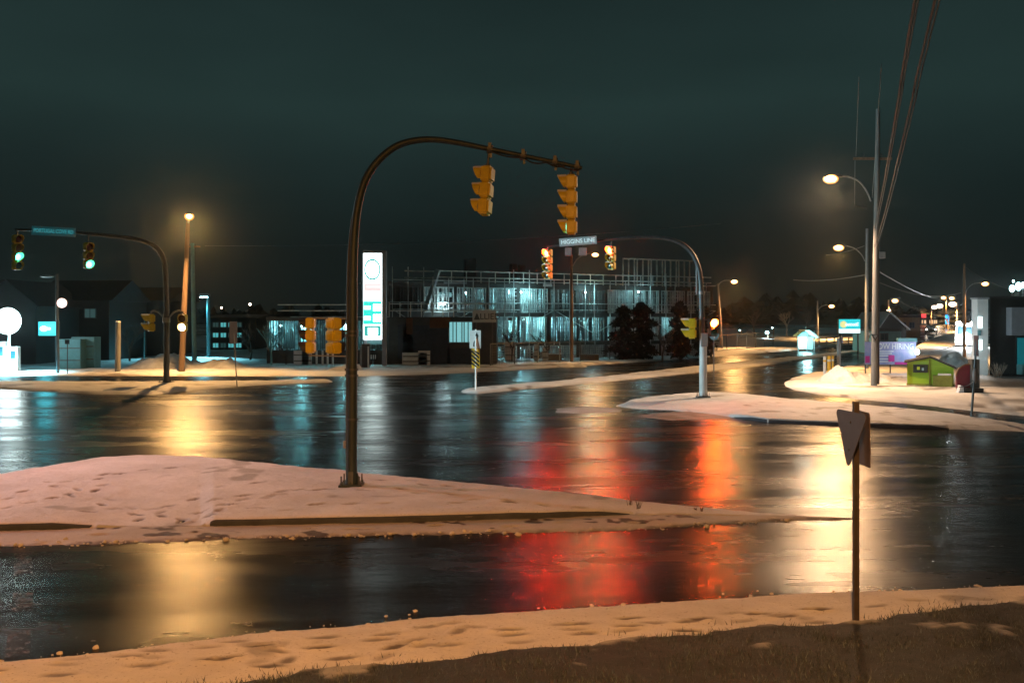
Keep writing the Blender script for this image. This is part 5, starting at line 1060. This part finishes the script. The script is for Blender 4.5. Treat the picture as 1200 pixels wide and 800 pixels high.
t2 = thing('flood_lamp', 'small white flood lamp at the right end of the hiring banner', 'lamp', L(1072, 412) + p0 + Vector((0, -.35, 0))); b = MB(); b.ball((0, 0, 0), (.17, .15, .19), 12, 8); b.build('lamp_globe', emat('white_flood', (.7, 1, 1), 14), t2, True); MB().box((0, .22, 0), (.1, .2, .1)).build('bracket', M['galv_dark'], t2); lamp(t2, (-.5, -.9, .3), 70, (.75, .85, 1), 'POINT', .2)
# green hut
Yh = 54; p0 = Vector((P(1063, 0, Yh).x, Yh, .12)); s = Yh / F; t = thing('green_hut', 'lime green wooden hut with a dark gabled roof', 'hut', p0); X1 = 25 * s; X2_ = 50 * s; zb = -.1
z = lambda py: P(0, py, Yh).z - p0.z
MB().prism([(0, zb), (X2_, zb), (X2_, z(430)), (24.5 * s, z(419)), (0, z(424.5))], 'y', 0, 2.2).build('wall', M['lime'], t)
b = MB(); b.prism([(-3 * s, z(425.2)), (24.5 * s, z(418.9)), (53 * s, z(431.5)), (53 * s, z(430)), (24.5 * s, z(417.2)), (-3 * s, z(423.8))], 'y', -.18, 2.4); b.build('roof', M['roofing'], t)
MB().box((X2_ / 2, -.03, z(453)), (X2_ + .06, .08, 8 * s)).build('base_board', M['lime_dk'], t); MB().box((24.3 * s, -.025, z(435)), (.07, .05, 29 * s)).build('corner_batten', M['lime_dk'], t)
wf = MB().box((14.5 * s, -.03, z(431.5)), (16 * s, .07, 9.5 * s)).build('window', M['black'], t); MB().box((14.5 * s, -.07, z(431.5)), (14.5 * s, .02, 8 * s)).build('pane', M['glass_dk'], wf)
b = MB(); b.box((12.2 * s, -.09, z(431)), (3 * s, .02, 3.5 * s)); b.build('notice', M['lime'], wf); b = MB(); b.box((17 * s, -.09, z(432)), (2.2 * s, .02, 3 * s)); b.build('notice', M['blue_blade'], wf)
hr = Matrix.Rotation(-math.atan2(p0.x, p0.y), 3, 'Z'); t = thing('wooden_bench_box', 'low olive wooden box with snow on its lid against the green hut', 'box', p0 + hr @ Vector((38 * s, -.35, 0))); MB().box((0, 0, .28), (21 * s, .5, .62)).build('body', M['lime_dk'], t, bevel=.02); MB().box((2 * s, 0, .63), (14 * s, .46, .10)).build('snow_cap', M['snowcap'], t, bevel=.03)
# burgundy arched board on a stone pier with dark plinth
p0 = G(1137, 463); Yk = p0.y; s = Yk / F; t = thing('burgundy_board', 'burgundy round-topped board against a grey stone pier on a dark plinth', 'sign board', p0)
arc = [(-14 * s, 8 * s)] + [(-14 * s + 14 * s * (1 - math.cos(a)) , (22 + 14 * math.sin(a)) * s) for a in np.linspace(0, math.pi / 2, 8)] + [(5 * s, 36 * s), (5 * s, 8 * s)]
MB().prism(arc, 'y', .2, .32).build('board', M['burgundy'], t); b = MB()
rim = [(x, zz) for x, zz in arc[1:-1]]; b.tube([(x, .2, zz) for x, zz in rim], .035, 6); b.build('rim', M['lumber'], t, True)
MB().box((6.5 * s, .2, 20 * s), (9 * s, .45, 44 * s)).build('pier', M['concrete_dk'], t, bevel=.03); MB().box((2 * s, .1, 4 * s), (21 * s, .8, 9 * s)).build('plinth', M['black'], t, bevel=.03); MB().prism([(-17 * s, 0), (-9 * s, 0), (-10 * s, 11 * s), (-13 * s, 12 * s)], 'y', -.2, .1).build('snow_drift', M['snowcap'], t)
p0 = G(1138, 492); t = thing('thin_sign_post', 'thin leaning sign post on the right snow island', 'sign post', p0); Yp = p0.y
MB().tube([(0, 0, -.1), P(1144.5, 398, Yp) - p0], .045, 6).build('post', M['galv_dark'], t); b = MB(); c = P(1144, 405, Yp) - p0; b.m = Matrix.Translation(c) @ Matrix.Rotation(R(78), 4, 'Z'); b.box((0, 0, 0), (.6, .03, .75)); b.build('sign_plate', M['sign_back'], t)
b = MB(); c = P(1142.5, 440, Yp) - p0; b.ball(c, (.10, .09, .3), 10, 6); b.build('clamp', M['galv'], t, True)
b = MB(); b.tube(spline([P(1141, 447, Yp) - p0, P(1133, 452, Yp) - p0, P(1124, 453.5, Yp) - p0], 5), .02, 6); b.build('guy_wire', M['galv'], t)
# lit pillar and dark shop
Yc = 64; p0 = Vector((P(1146, 0, Yc).x, Yc, .05)); s = Yc / F; z = lambda py: P(0, py, Yc).z - p0.z; t = thing('lit_pillar', 'tall pale pillar with lit panels at the front of the dark shop', 'pillar', p0)
MB().box((6.5 * s, .5, z(397)), (13 * s, .8, 94 * s)).build('shaft', M['white_paint'], t, bevel=.03)
for (ya, yb) in ((371, 384), (398, 410)): MB().box((3.2 * s, .06, z((ya + yb) / 2)), (5 * s, .06, (yb - ya) * s)).build('lit_panel', emat('lit_pillar_panel', (.75, 1, 1), 2.2), t)
MB().box((2 * s, .05, z(390)), (4 * s, .05, 6 * s)).build('dark_panel', M['teal_tone'], t); MB().box((6.5 * s, .08, z(345)) if False else (6.5 * s, .5, z(349.4)), (14.5 * s, .95, .12)).build('cap', M['grey_panel'], t)
lamp(t, (-1.6, -1.4, 2.0), 120, (.75, .95, 1), 'POINT', .4)
Yd = 64.6; p0 = Vector((P(1160, 0, Yd).x, Yd, .05)); t = thing('dark_shop', 'dark shop front with a grey fascia and teal window at right edge', 'shop', p0); w_ = 130 * s; z = lambda py: P(0, py, Yd).z - p0.z
k = p0.x / Yd; pl = [(0, 0), (w_, 0), (w_ + 10 * k, 10), (10 * k + .3, 10)]; MB().prism(pl, 'z', z(439), z(349)).build('wall', M['dark'], t); MB().prism([(-.1, -.1), (w_ + .1, -.1), (w_ + 10 * k + .1, 10.1), (10 * k + .2, 10.1)], 'z', z(348.9), z(347)).build('roof', M['roofing'], t)
MB().box((19 * s + (w_ - 19 * s) / 2, -.35, z(376.5)), (w_ - 19 * s, .7, 33 * s)).build('fascia', M['grey_panel'], t, bevel=.04)
wf = MB().box((72 * s, -.03, z(413)), (84 * s, .1, 38 * s)).build('window', M['black'], t); MB().box((72 * s, -.1, z(413)), (81 * s, .03, 35 * s)).build('pane', emat('teal_shop_glass', (.02, .42, .5), .22, (.02, .05, .06)), wf)
MB().box((34 * s, -.5, z(432.5)), (8 * s, .7, 12 * s)).build('window_box', M['teal_tone'], t, bevel=.03); MB().box((36 * s, -.86, z(432)), (5 * s, .03, 9 * s)).build('box_trim', M['white_paint'], t)
for i, (px, py, m, r) in enumerate(((1186, 338, 'cool', .26), (1193.5, 335.5, 'cool', .30), (1199, 334, 'cool', .22), (1187.5, 329.5, 'cool', .10), (1192, 352.5, 'warmwhite', .32), (1184, 354.5, 'warmwhite', .16))):
    t2 = thing('lamp_post', ['left of the teal lamps above the dark shop roof', 'middle and largest teal lamp above the dark shop roof', 'rightmost teal lamp above the dark shop roof', 'smallest teal lamp, on top of those above the dark shop', 'warm large lamp below the teal lamps over the dark shop', 'warm small lamp left of the warm large one over the shop'][i], 'lamp post', P(px, py, 90), 0, 'lamps beyond the dark shop')
    b = MB(); b.ball((0, 0, 0), (r, r, r * 1.35), 12, 8); b.build('lamp_globe', M[m], t2, True); MB().tube([(0, 0, -r), (0, 0, -6.8)], .06, 6).build('pole', M['post_dark'], t2); 
for i, (px, py) in enumerate(((1166, 432), (1173, 436), (1178, 430))):
    p0 = Vector((P(px, 0, 62.5).x, 62.5 + i * .3, .05)); t2 = thing('dry_shrub', ['left dry twiggy shrub at the wall of the dark shop', 'lowest dry twiggy shrub at the wall of the dark shop', 'right dry twiggy shrub at the wall of the dark shop'][i], 'shrub', p0, 0, 'dry shrubs at the dark shop'); b = MB()
    for k in range(12): a = rnd.uniform(0, 6.28); b.tube([(0, 0, 0), (math.cos(a) * .25, math.sin(a) * .2, .45), (math.cos(a) * .45, math.sin(a) * .3, rnd.uniform(.6, .95))], [.02, .014, .006], 5)
    b.build('twigs', M['bark_pale'], t2)
# ---- hill street: houses, lights, vehicles
house('pale low house with a porch roof right of the tall poles', 1030, 1062, 402, 384, 367, 118, 9, 'siding', 'roof_snow', ((1034, 1040, 386, 392, 'glass_dk'), (1048, 1054, 386, 392, 'glass_dk')), True, 1042)
house('brown flat house with white porch columns left of the hill street', 1052, 1078, 400, 372, 370, 140, 9, 'lumber', 'roofing', ((1056, 1061, 378, 384, 'glass_dk'), (1066, 1071, 378, 384, 'glass_dk')))
house('dark teal low building behind the hiring banner', 1026, 1056, 404, 388, 386, 104, 7, 'teal_tone', 'roofing', ((1032, 1040, 391, 398, 'glass_dk'),))
t, p0 = house('far shop with warm lit windows at the top of the hill street', 1078, 1100, 392, 371, 368, 210, 9, 'dark', 'roofing', ((1080, 1085, 375, 379, 'win_warm'), (1089, 1093, 375, 379, 'win_warm'), (1094, 1098, 375, 379, 'win_warm')))
Y9 = 208; t = thing('lit_sign', 'small red lit sign over the far warm shop windows', 'lit sign', P(1082.5, 370, Y9)); MB().box((0, 0, 0), (.95, .2, .8)).build('lit_face', emat('red_sign', (1, .03, .05), 1.2), t); MB().tube([(0, .2, 0), (0, .2, -4)], .1, 6).build('post', M['post_dark'], t)
Y9 = 180; t = thing('lit_sign', 'slim bright blue lit sign beside the hill street', 'lit sign', P(1110, 374, Y9)); MB().box((0, 0, 0), (.65, .2, 1.75)).build('lit_face', emat('blue_sign', (.02, .42, .9), 2.2), t, bevel=.05); MB().tube([(0, .2, 0), (0, .2, -3)], .08, 6).build('post', M['post_dark'], t)
def vehicle(label, px, Y, w_, h_, ln, m, lights, van):
    p0 = Vector((P(px, 0, Y).x, Y, gz(0, Y))); t = thing('van' if van else 'parked_car', label, 'van' if van else 'car', p0)
    if van: MB().prism([(-w_ / 2, .35), (w_ / 2, .35), (w_ / 2, h_ * .5), (w_ * .44, h_), (-w_ * .44, h_), (-w_ / 2, h_ * .5)], 'y', 0, ln).build('body', M[m], t, bevel=.08)
    else:
        MB().box((0, ln / 2, .65), (w_, ln, .62)).build('body', M[m], t, bevel=.12); MB().prism([(-w_ * .46, .95), (w_ * .46, .95), (w_ * .38, h_), (-w_ * .38, h_)], 'y', ln * .25, ln * .8).build('cabin', M['glass_dk'], t, bevel=.06)
    MB().prism([(-w_ * .40, h_ * .55), (w_ * .40, h_ * .55), (w_ * .36, h_ * .88), (-w_ * .36, h_ * .88)], 'y', -.03 if van else ln * .235, -.012 if van else ln * .245).build('windscreen', M['glass_dk'], t)
    for x in (-1, 1):
        for y in (.18, .8): MB().tube([(x * w_ * .40, ln * y, .34), (x * w_ * .51, ln * y, .34)], .34, 14).build('wheel', M['rubber'], t)
        b = MB(); b.ball((x * w_ * .36, -.03, .8), (.22 if van else .15, .08, .18 if van else .12), 12, 6); b.build('headlight', M[lights], t, True)
        if van: b = MB(); b.ball((x * w_ * .34, -.03, h_ + .06), (.3, .1, .18), 12, 6); b.build('roof_lamp', M[lights], t, True)
    return t
M['headl'] = glowmat('headlights_on', (.9, .97, 1), 260, (.6, .8, 1), 1.5, 1.5)
t = vehicle('white van facing us with blinding headlights and roof lamps, coming down the hill street', 1131.5, 118, 2.3, 2.9, 5.5, 'white_paint', 'headl', True); lamp(t, (0, -1.2, 1.4), 3200, (.9, .96, 1), 'POINT', .5)
vehicle('dark car parked by the houses on the hill street', 1091, 155, 1.8, 1.45, 4.2, 'carpaint', 'warmwhite', False)
# ================================================================== TREES
def bare_tree(label, px, Y, hgt, seed, m='bark', spread=.5, n0=5, depth=4, group='bare winter trees', z=None):
    rr = random.Random(seed); p0 = Vector((P(px, 0, Y).x, Y, gz(0, Y))); t = thing('bare_tree', label, 'tree', p0, 0, group); tb = MB(); cb = MB()
    def grow(b, p, d, L, r, lev):
        mid = p + d * L * .5 + Vector((rr.uniform(-1, 1), rr.uniform(-1, 1), 0)) * L * .05; e = mid + (d + Vector((rr.uniform(-.2, .2), rr.uniform(-.2, .2), .12))).normalized() * L * .5
        b.tube([p, mid, e], [r, r * .8, r * .6], 5 if lev > 1 else 7)
        if lev >= depth: return
        for k in range(rr.randint(3, 4) if lev else n0):
            a = rr.uniform(0, 6.28); v = (d + Vector((math.cos(a), math.sin(a), rr.uniform(-.1, .4))) * spread * rr.uniform(.7, 1.5)).normalized()
            q = p.lerp(e, rr.uniform(.45, 1)); grow(cb, q, v, L * rr.uniform(.5, .75), max(.012, r * .5), lev + 1)
    grow(tb, Vector((0, 0, -.1)), Vector((rr.uniform(-.08, .08), 0, 1)), hgt * .38, hgt * .022, 0)
    tb.build('trunk', M[m], t, True); cb.build('crown', M[m], t, True)
def evergreen(label, px, Y, hgt, wid, seed, group='dark evergreens'):
    rr = np.random.default_rng(seed); p0 = Vector((P(px, 0, Y).x, Y, gz(0, Y))); t = thing('evergreen_tree', label, 'tree', p0, 0, group)
    MB().tube([(0, 0, -.1), (0, 0, hgt * .9)], [hgt * .03, .02], 8).build('trunk', M['bark'], t)
    N = 5200; u = rr.random(N); z = hgt * (.08 + .92 * u); lay = .65 + .35 * np.sin(z * 5.5 + rr.random(N) * .8); rad = wid * 1.35 * (1 - u) ** .42 * (u + .12) ** .3 * lay * (.35 + .65 * rr.random(N) ** .5) + .05; a = rr.random(N) * 6.283
    rad *= .75 + .4 * np.sin(a * 3 + z * 1.3) * np.sin(z * 2.1 + seed); keepm = vn(a * 1.3 + 5, z, 1.6, seed) > .34; N = int(keepm.sum()); rad, a, z, u = rad[keepm], a[keepm], z[keepm], u[keepm]
    c = np.stack([np.cos(a) * rad, np.sin(a) * rad, z - rad * .28], -1); sz = (.10 + .14 * rr.random(N))[:, None]
    o1 = rr.normal(size=(N, 3)); o1 /= np.linalg.norm(o1, axis=1)[:, None]; o2 = rr.normal(size=(N, 3)); o2 /= np.linalg.norm(o2, axis=1)[:, None]
    V = np.stack([c - o1 * sz * 1.6, c + o2 * sz * .5, c + o1 * sz * 1.6, c - o2 * sz * .5], 1).reshape(-1, 3)
    me = bpy.data.meshes.new('crown'); me.from_pydata(V.tolist(), [], [(4 * i, 4 * i + 1, 4 * i + 2, 4 * i + 3) for i in range(N)]); me.materials.append(M['needles']); o = bpy.data.objects.new('crown', me); COL.objects.link(o); o.parent = t
evergreen('dark evergreen just right of the brightest lit bays', 731, 90, 4.9, 1.9, 1); evergreen('broad dark evergreen left of the teal gap in the building', 752, 91, 5.2, 2.2, 2); evergreen('dark evergreen right of the teal gap, behind the bare tree', 797, 93, 5.3, 1.7, 3); evergreen('dark evergreen behind the right-hand mast', 824, 97, 5.0, 1.5, 4)
bare_tree('pale bare tree in front of the dark evergreens at the fence', 776, 89, 4.1, 5, 'bark_pale', .55); bare_tree('bare tree silhouetted against the brightest bays', 640, 86.5, 3.9, 8); bare_tree('bare tree silhouetted at the left bright bays', 600, 86, 3.6, 9)
bare_tree('bare tree tinted for teal light at left end of the podium wing', 318, 78.5, 4.6, 10, 'teal_tone', .6, 6); bare_tree('second bare tree right beside the teal-tinted one', 335, 79.3, 3.0, 12, 'bark', .6)  # first tree's bark is coloured teal in place of the light
bare_tree('bare tree over the low teal-lit house', 922, 146, 5.0, 14, 'bark_pale', .6); bare_tree('bare tree left of the white lamp by the shelter', 884, 145, 5.5, 15); bare_tree('bare tree behind the bus shelter', 946, 150, 5.6, 16)
bare_tree('orange-lit bare tree under the lamp cluster', 1111, 175, 5.2, 18, 'lumber', .6); bare_tree('bare tree at the dark house behind the wooden post', 152, 86, 4.4, 21, 'bark', .6); bare_tree('bare tree right of the snow heap', 293, 90, 4.6, 23, 'bark', .6); bare_tree('bare tree left of the lit pillar across the street', 1125, 150, 5.0, 24, 'bark', .6)
# low dry weeds poking through the snow
for i, (px, py, hh) in enumerate(((738, 597, .34), (748, 600, .26), (822, 602, .12), (815, 601, .1), (685, 722, .1))):
    x, y = hit(px, py); t = thing('dry_weed', ['tall thin weed at the end of the island kerb', 'smaller weed right of the tall one on the island', 'low dark weed tuft near the island tip', 'lower dark weed tuft left of the other near the island tip', 'bent weed stalk in the front snow'][i], 'weed', (x, y, .03), 0, 'weeds in the snow'); b = MB()
    for k in range(9): a = rnd.uniform(0, 6.28); q = rnd.uniform(.2, .6) * hh; b.tube([(rnd.uniform(-.05, .05), rnd.uniform(-.03, .03), -.02), (math.cos(a) * q * .5, math.sin(a) * q * .5, hh * .6), (math.cos(a) * q, math.sin(a) * q, hh * rnd.uniform(.7, 1.1))], [.006, .004, .002], 5)
    b.build('stalks', M['bark'], t)
# ================================================================== WIRES
def wire(label, pts, r, m='cable', group='overhead wires'):
    o0 = Vector(pts[0]); b = MB(); b.tube(spline([Vector(p) - o0 for p in pts], 10), r, 6); o = b.build('overhead_wire', M[m], None, True); o.location = o0; tag(o, label, 'wire', group)
def sag(a, b_, s, n=8): a, b_ = Vector(a), Vector(b_); return [a.lerp(b_, k / n) - Vector((0, 0, s * 4 * (k / n) * (1 - k / n))) for k in range(n + 1)]
a = P(1024.5, 268, 53.0); a2 = P(1024.5, 290, 53.0)
far = lambda px, Y: Vector(((px - 600) / F * Y, Y, CH + HZ / F * Y))
for i, (st, px, Yw, r) in enumerate(((a, 1072, 12, .018), (a + Vector((.06, 0, -.05)), 1076, 12, .012), (a2, 1096, 12, .018), (a2 + Vector((.08, 0, -.06)), 1101, 12, .012))):
    e = far(px, Yw); e2 = e + (e - st) * .8
    wire(['thickest left cable climbing overhead from the tallest pole', 'thin cable twisted beside the thick left one', 'thick right cable climbing overhead from the tallest pole', 'thin cable twisted beside the thick right one'][i], sag(st, e, .25) + [e2], r)
wire('thin wire rising steeply from the left end of the crossarm', sag(P(1003, 183, 53), P(1006.5, 90, 30), .1), .008, 'galv'); wire('thin wire rising steeply from the middle of the crossarm', sag(P(1022, 232, 53), P(1033, 75, 26), .1), .009, 'galv'); wire('thin drop wire hanging left of the tall pole', sag(P(1002, 188, 53), P(1001.5, 240, 53), .0), .012, 'galv')
wire('long cable from the thinner pole running left out of sight', sag(P(1014, 322, 72), P(930, 328, 92), .2), .03, 'galv'); wire('short pale wire under the lower orange lamp', sag(P(1013, 288, 72), P(968, 299, 76), .1), .02, 'galv')
wire('upper sagging cable over the hill street', sag(P(1028, 330, 60), P(1126, 343, 88), .55), .025); wire('middle sagging cable over the hill street', sag(P(1030, 318, 60), P(1108, 350, 150), .5), .03); wire('lower sagging cable from the house lamp along the hill street', sag(P(1053, 352, 126), P(1128, 366, 130), .9), .035)
wire('long faint wire across the sky behind the masts', sag(P(240, 288, 90), P(845, 262, 95), .6), .012, 'galv'); wire('faint wire from the fence lamp to the building', sag(P(843, 334, 116), P(700, 330, 92), .4), .02, 'galv')
wire('faint wire from the wood pole to the dark shop', sag(P(1130, 312, 88), P(1210, 345, 70), .4), .015)
# ================================================================== DARK WOOD ON THE HILL, SKY, CAMERA
def wood():
    rg = np.random.default_rng(11); V = []; Fc = []
    n = 900
    for i in range(n):
        px = rg.uniform(-200, 1500); Y = rg.uniform(230, 330); x = (px - 600) / F * Y; h = rg.uniform(3, 8) * (1.2 if 820 < px < 1010 else .8); w_ = h * rg.uniform(.35, .6); z0 = gz(0, Y) - 1
        for j in range(5):
            zz = z0 + h * (.1 + .17 * j); rr = w_ * (.8, 1.0, .95, .75, .45)[j]; o = len(V); a0 = rg.uniform(0, 6.28); k = 7
            for q in range(k): a = a0 + 6.283 * q / k; rj = rr * rg.uniform(.6, 1.25); V.append((x + rj * math.cos(a), Y + rj * math.sin(a), zz + rg.uniform(-.3, .2)))
            V.append((x, Y, zz + h * .2)); Fc += [(o + q, o + (q + 1) % k, o + k) for q in range(k)]
    me = bpy.data.meshes.new('far_wood'); me.from_pydata(V, [], Fc); me.materials.append(M['needles']); o = bpy.data.objects.new('far_wood', me); COL.objects.link(o); tag(o, 'black wood on the rise behind the whole crossing', 'wood', kind='stuff')
wood()
W = bpy.data.worlds.new('World'); S.world = W; W.use_nodes = True; nt = W.node_tree; bg = nt.nodes['Background']
tc = nt.nodes.new('ShaderNodeTexCoord'); sx = nt.nodes.new('ShaderNodeSeparateXYZ'); nt.links.new(tc.outputs['Generated'], sx.inputs[0])
rp = nt.nodes.new('ShaderNodeValToRGB'); nt.links.new(sx.outputs['Z'], rp.inputs['Fac']); e = rp.color_ramp.elements
e[0].position = 0.0; e[0].color = (.0052, .0082, .0078, 1); e[1].position = .30; e[1].color = (.0135, .0275, .0265, 1)
for pos, c in ((.07, (.0064, .0108, .0102)), (.15, (.0115, .0225, .0218)), (.21, (.0165, .0345, .0325))): k = rp.color_ramp.elements.new(pos); k.color = (*c, 1)
mp = nt.nodes.new('ShaderNodeMapping'); mp.inputs['Scale'].default_value = (1.6, 1.6, 5); nt.links.new(tc.outputs['Generated'], mp.inputs['Vector'])
n = nt.nodes.new('ShaderNodeTexNoise'); n.inputs['Scale'].default_value = 1.7; n.inputs['Detail'].default_value = 5; nt.links.new(mp.outputs['Vector'], n.inputs['Vector'])
mr = nt.nodes.new('ShaderNodeMapRange'); mr.inputs['From Min'].default_value = .3; mr.inputs['From Max'].default_value = .7; mr.inputs['To Min'].default_value = .84; mr.inputs['To Max'].default_value = 1.13; nt.links.new(n.outputs['Fac'], mr.inputs['Value'])
vm = nt.nodes.new('ShaderNodeVectorMath'); vm.operation = 'SCALE'; nt.links.new(rp.outputs['Color'], vm.inputs[0]); nt.links.new(mr.outputs['Result'], vm.inputs['Scale']); nt.links.new(vm.outputs['Vector'], bg.inputs['Color']); bg.inputs['Strength'].default_value = 1.0
if HAZE:
    m = bpy.data.materials.new('halo_haze'); m.use_nodes = True; nt = m.node_tree; nt.nodes.clear(); out = nt.nodes.new('ShaderNodeOutputMaterial'); pv = nt.nodes.new('ShaderNodeVolumePrincipled')
    pv.inputs['Color'].default_value = (.75, .88, .9, 1); pv.inputs['Density'].default_value = HAZE; pv.inputs['Anisotropy'].default_value = .95; nt.links.new(pv.outputs['Volume'], out.inputs['Volume'])
    o = MB().box((0, 190, 24), (1000, 460, 56)).build('haze', m); tag(o, 'thin haze added over the whole crossing to give the lamps halos', 'haze', kind='stuff')  # volume added so the lamps get halos
cam = bpy.data.cameras.new('camera'); cam.sensor_width = 36; cam.lens = F / 1200 * 36; cam.shift_y = -(400 - HZ) / 1200; cam.clip_end = 4000; cam.clip_start = .1
co = bpy.data.objects.new('camera', cam); COL.objects.link(co); co.location = (0, 0, CH); co.rotation_euler = (math.pi / 2, 0, 0); S.camera = co
for o in COL.objects:
    if o.name.startswith(('van', 'parked_car', 'green_hut', 'wooden_bench_box')): o.rotation_euler[2] = -math.atan2(o.location.x, o.location.y)
S.view_settings.view_transform = 'Standard'; S.view_settings.look = 'None'; S.view_settings.exposure = 0; S.view_settings.gamma = 1
S.render.engine = 'CYCLES'; cy = S.cycles; cy.use_denoising = True
try: cy.denoiser = 'OPENIMAGEDENOISE'
except Exception: pass
cy.max_bounces = 5; cy.diffuse_bounces = 2; cy.glossy_bounces = 3; cy.volume_bounces = 0; cy.transparent_max_bounces = 4; cy.sample_clamp_indirect = 3; cy.sample_clamp_direct = 90
cy.caustics_reflective = False; cy.caustics_refractive = False; cy.use_light_tree = True; cy.use_adaptive_sampling = True; cy.adaptive_threshold = .02; cy.blur_glossy = .5
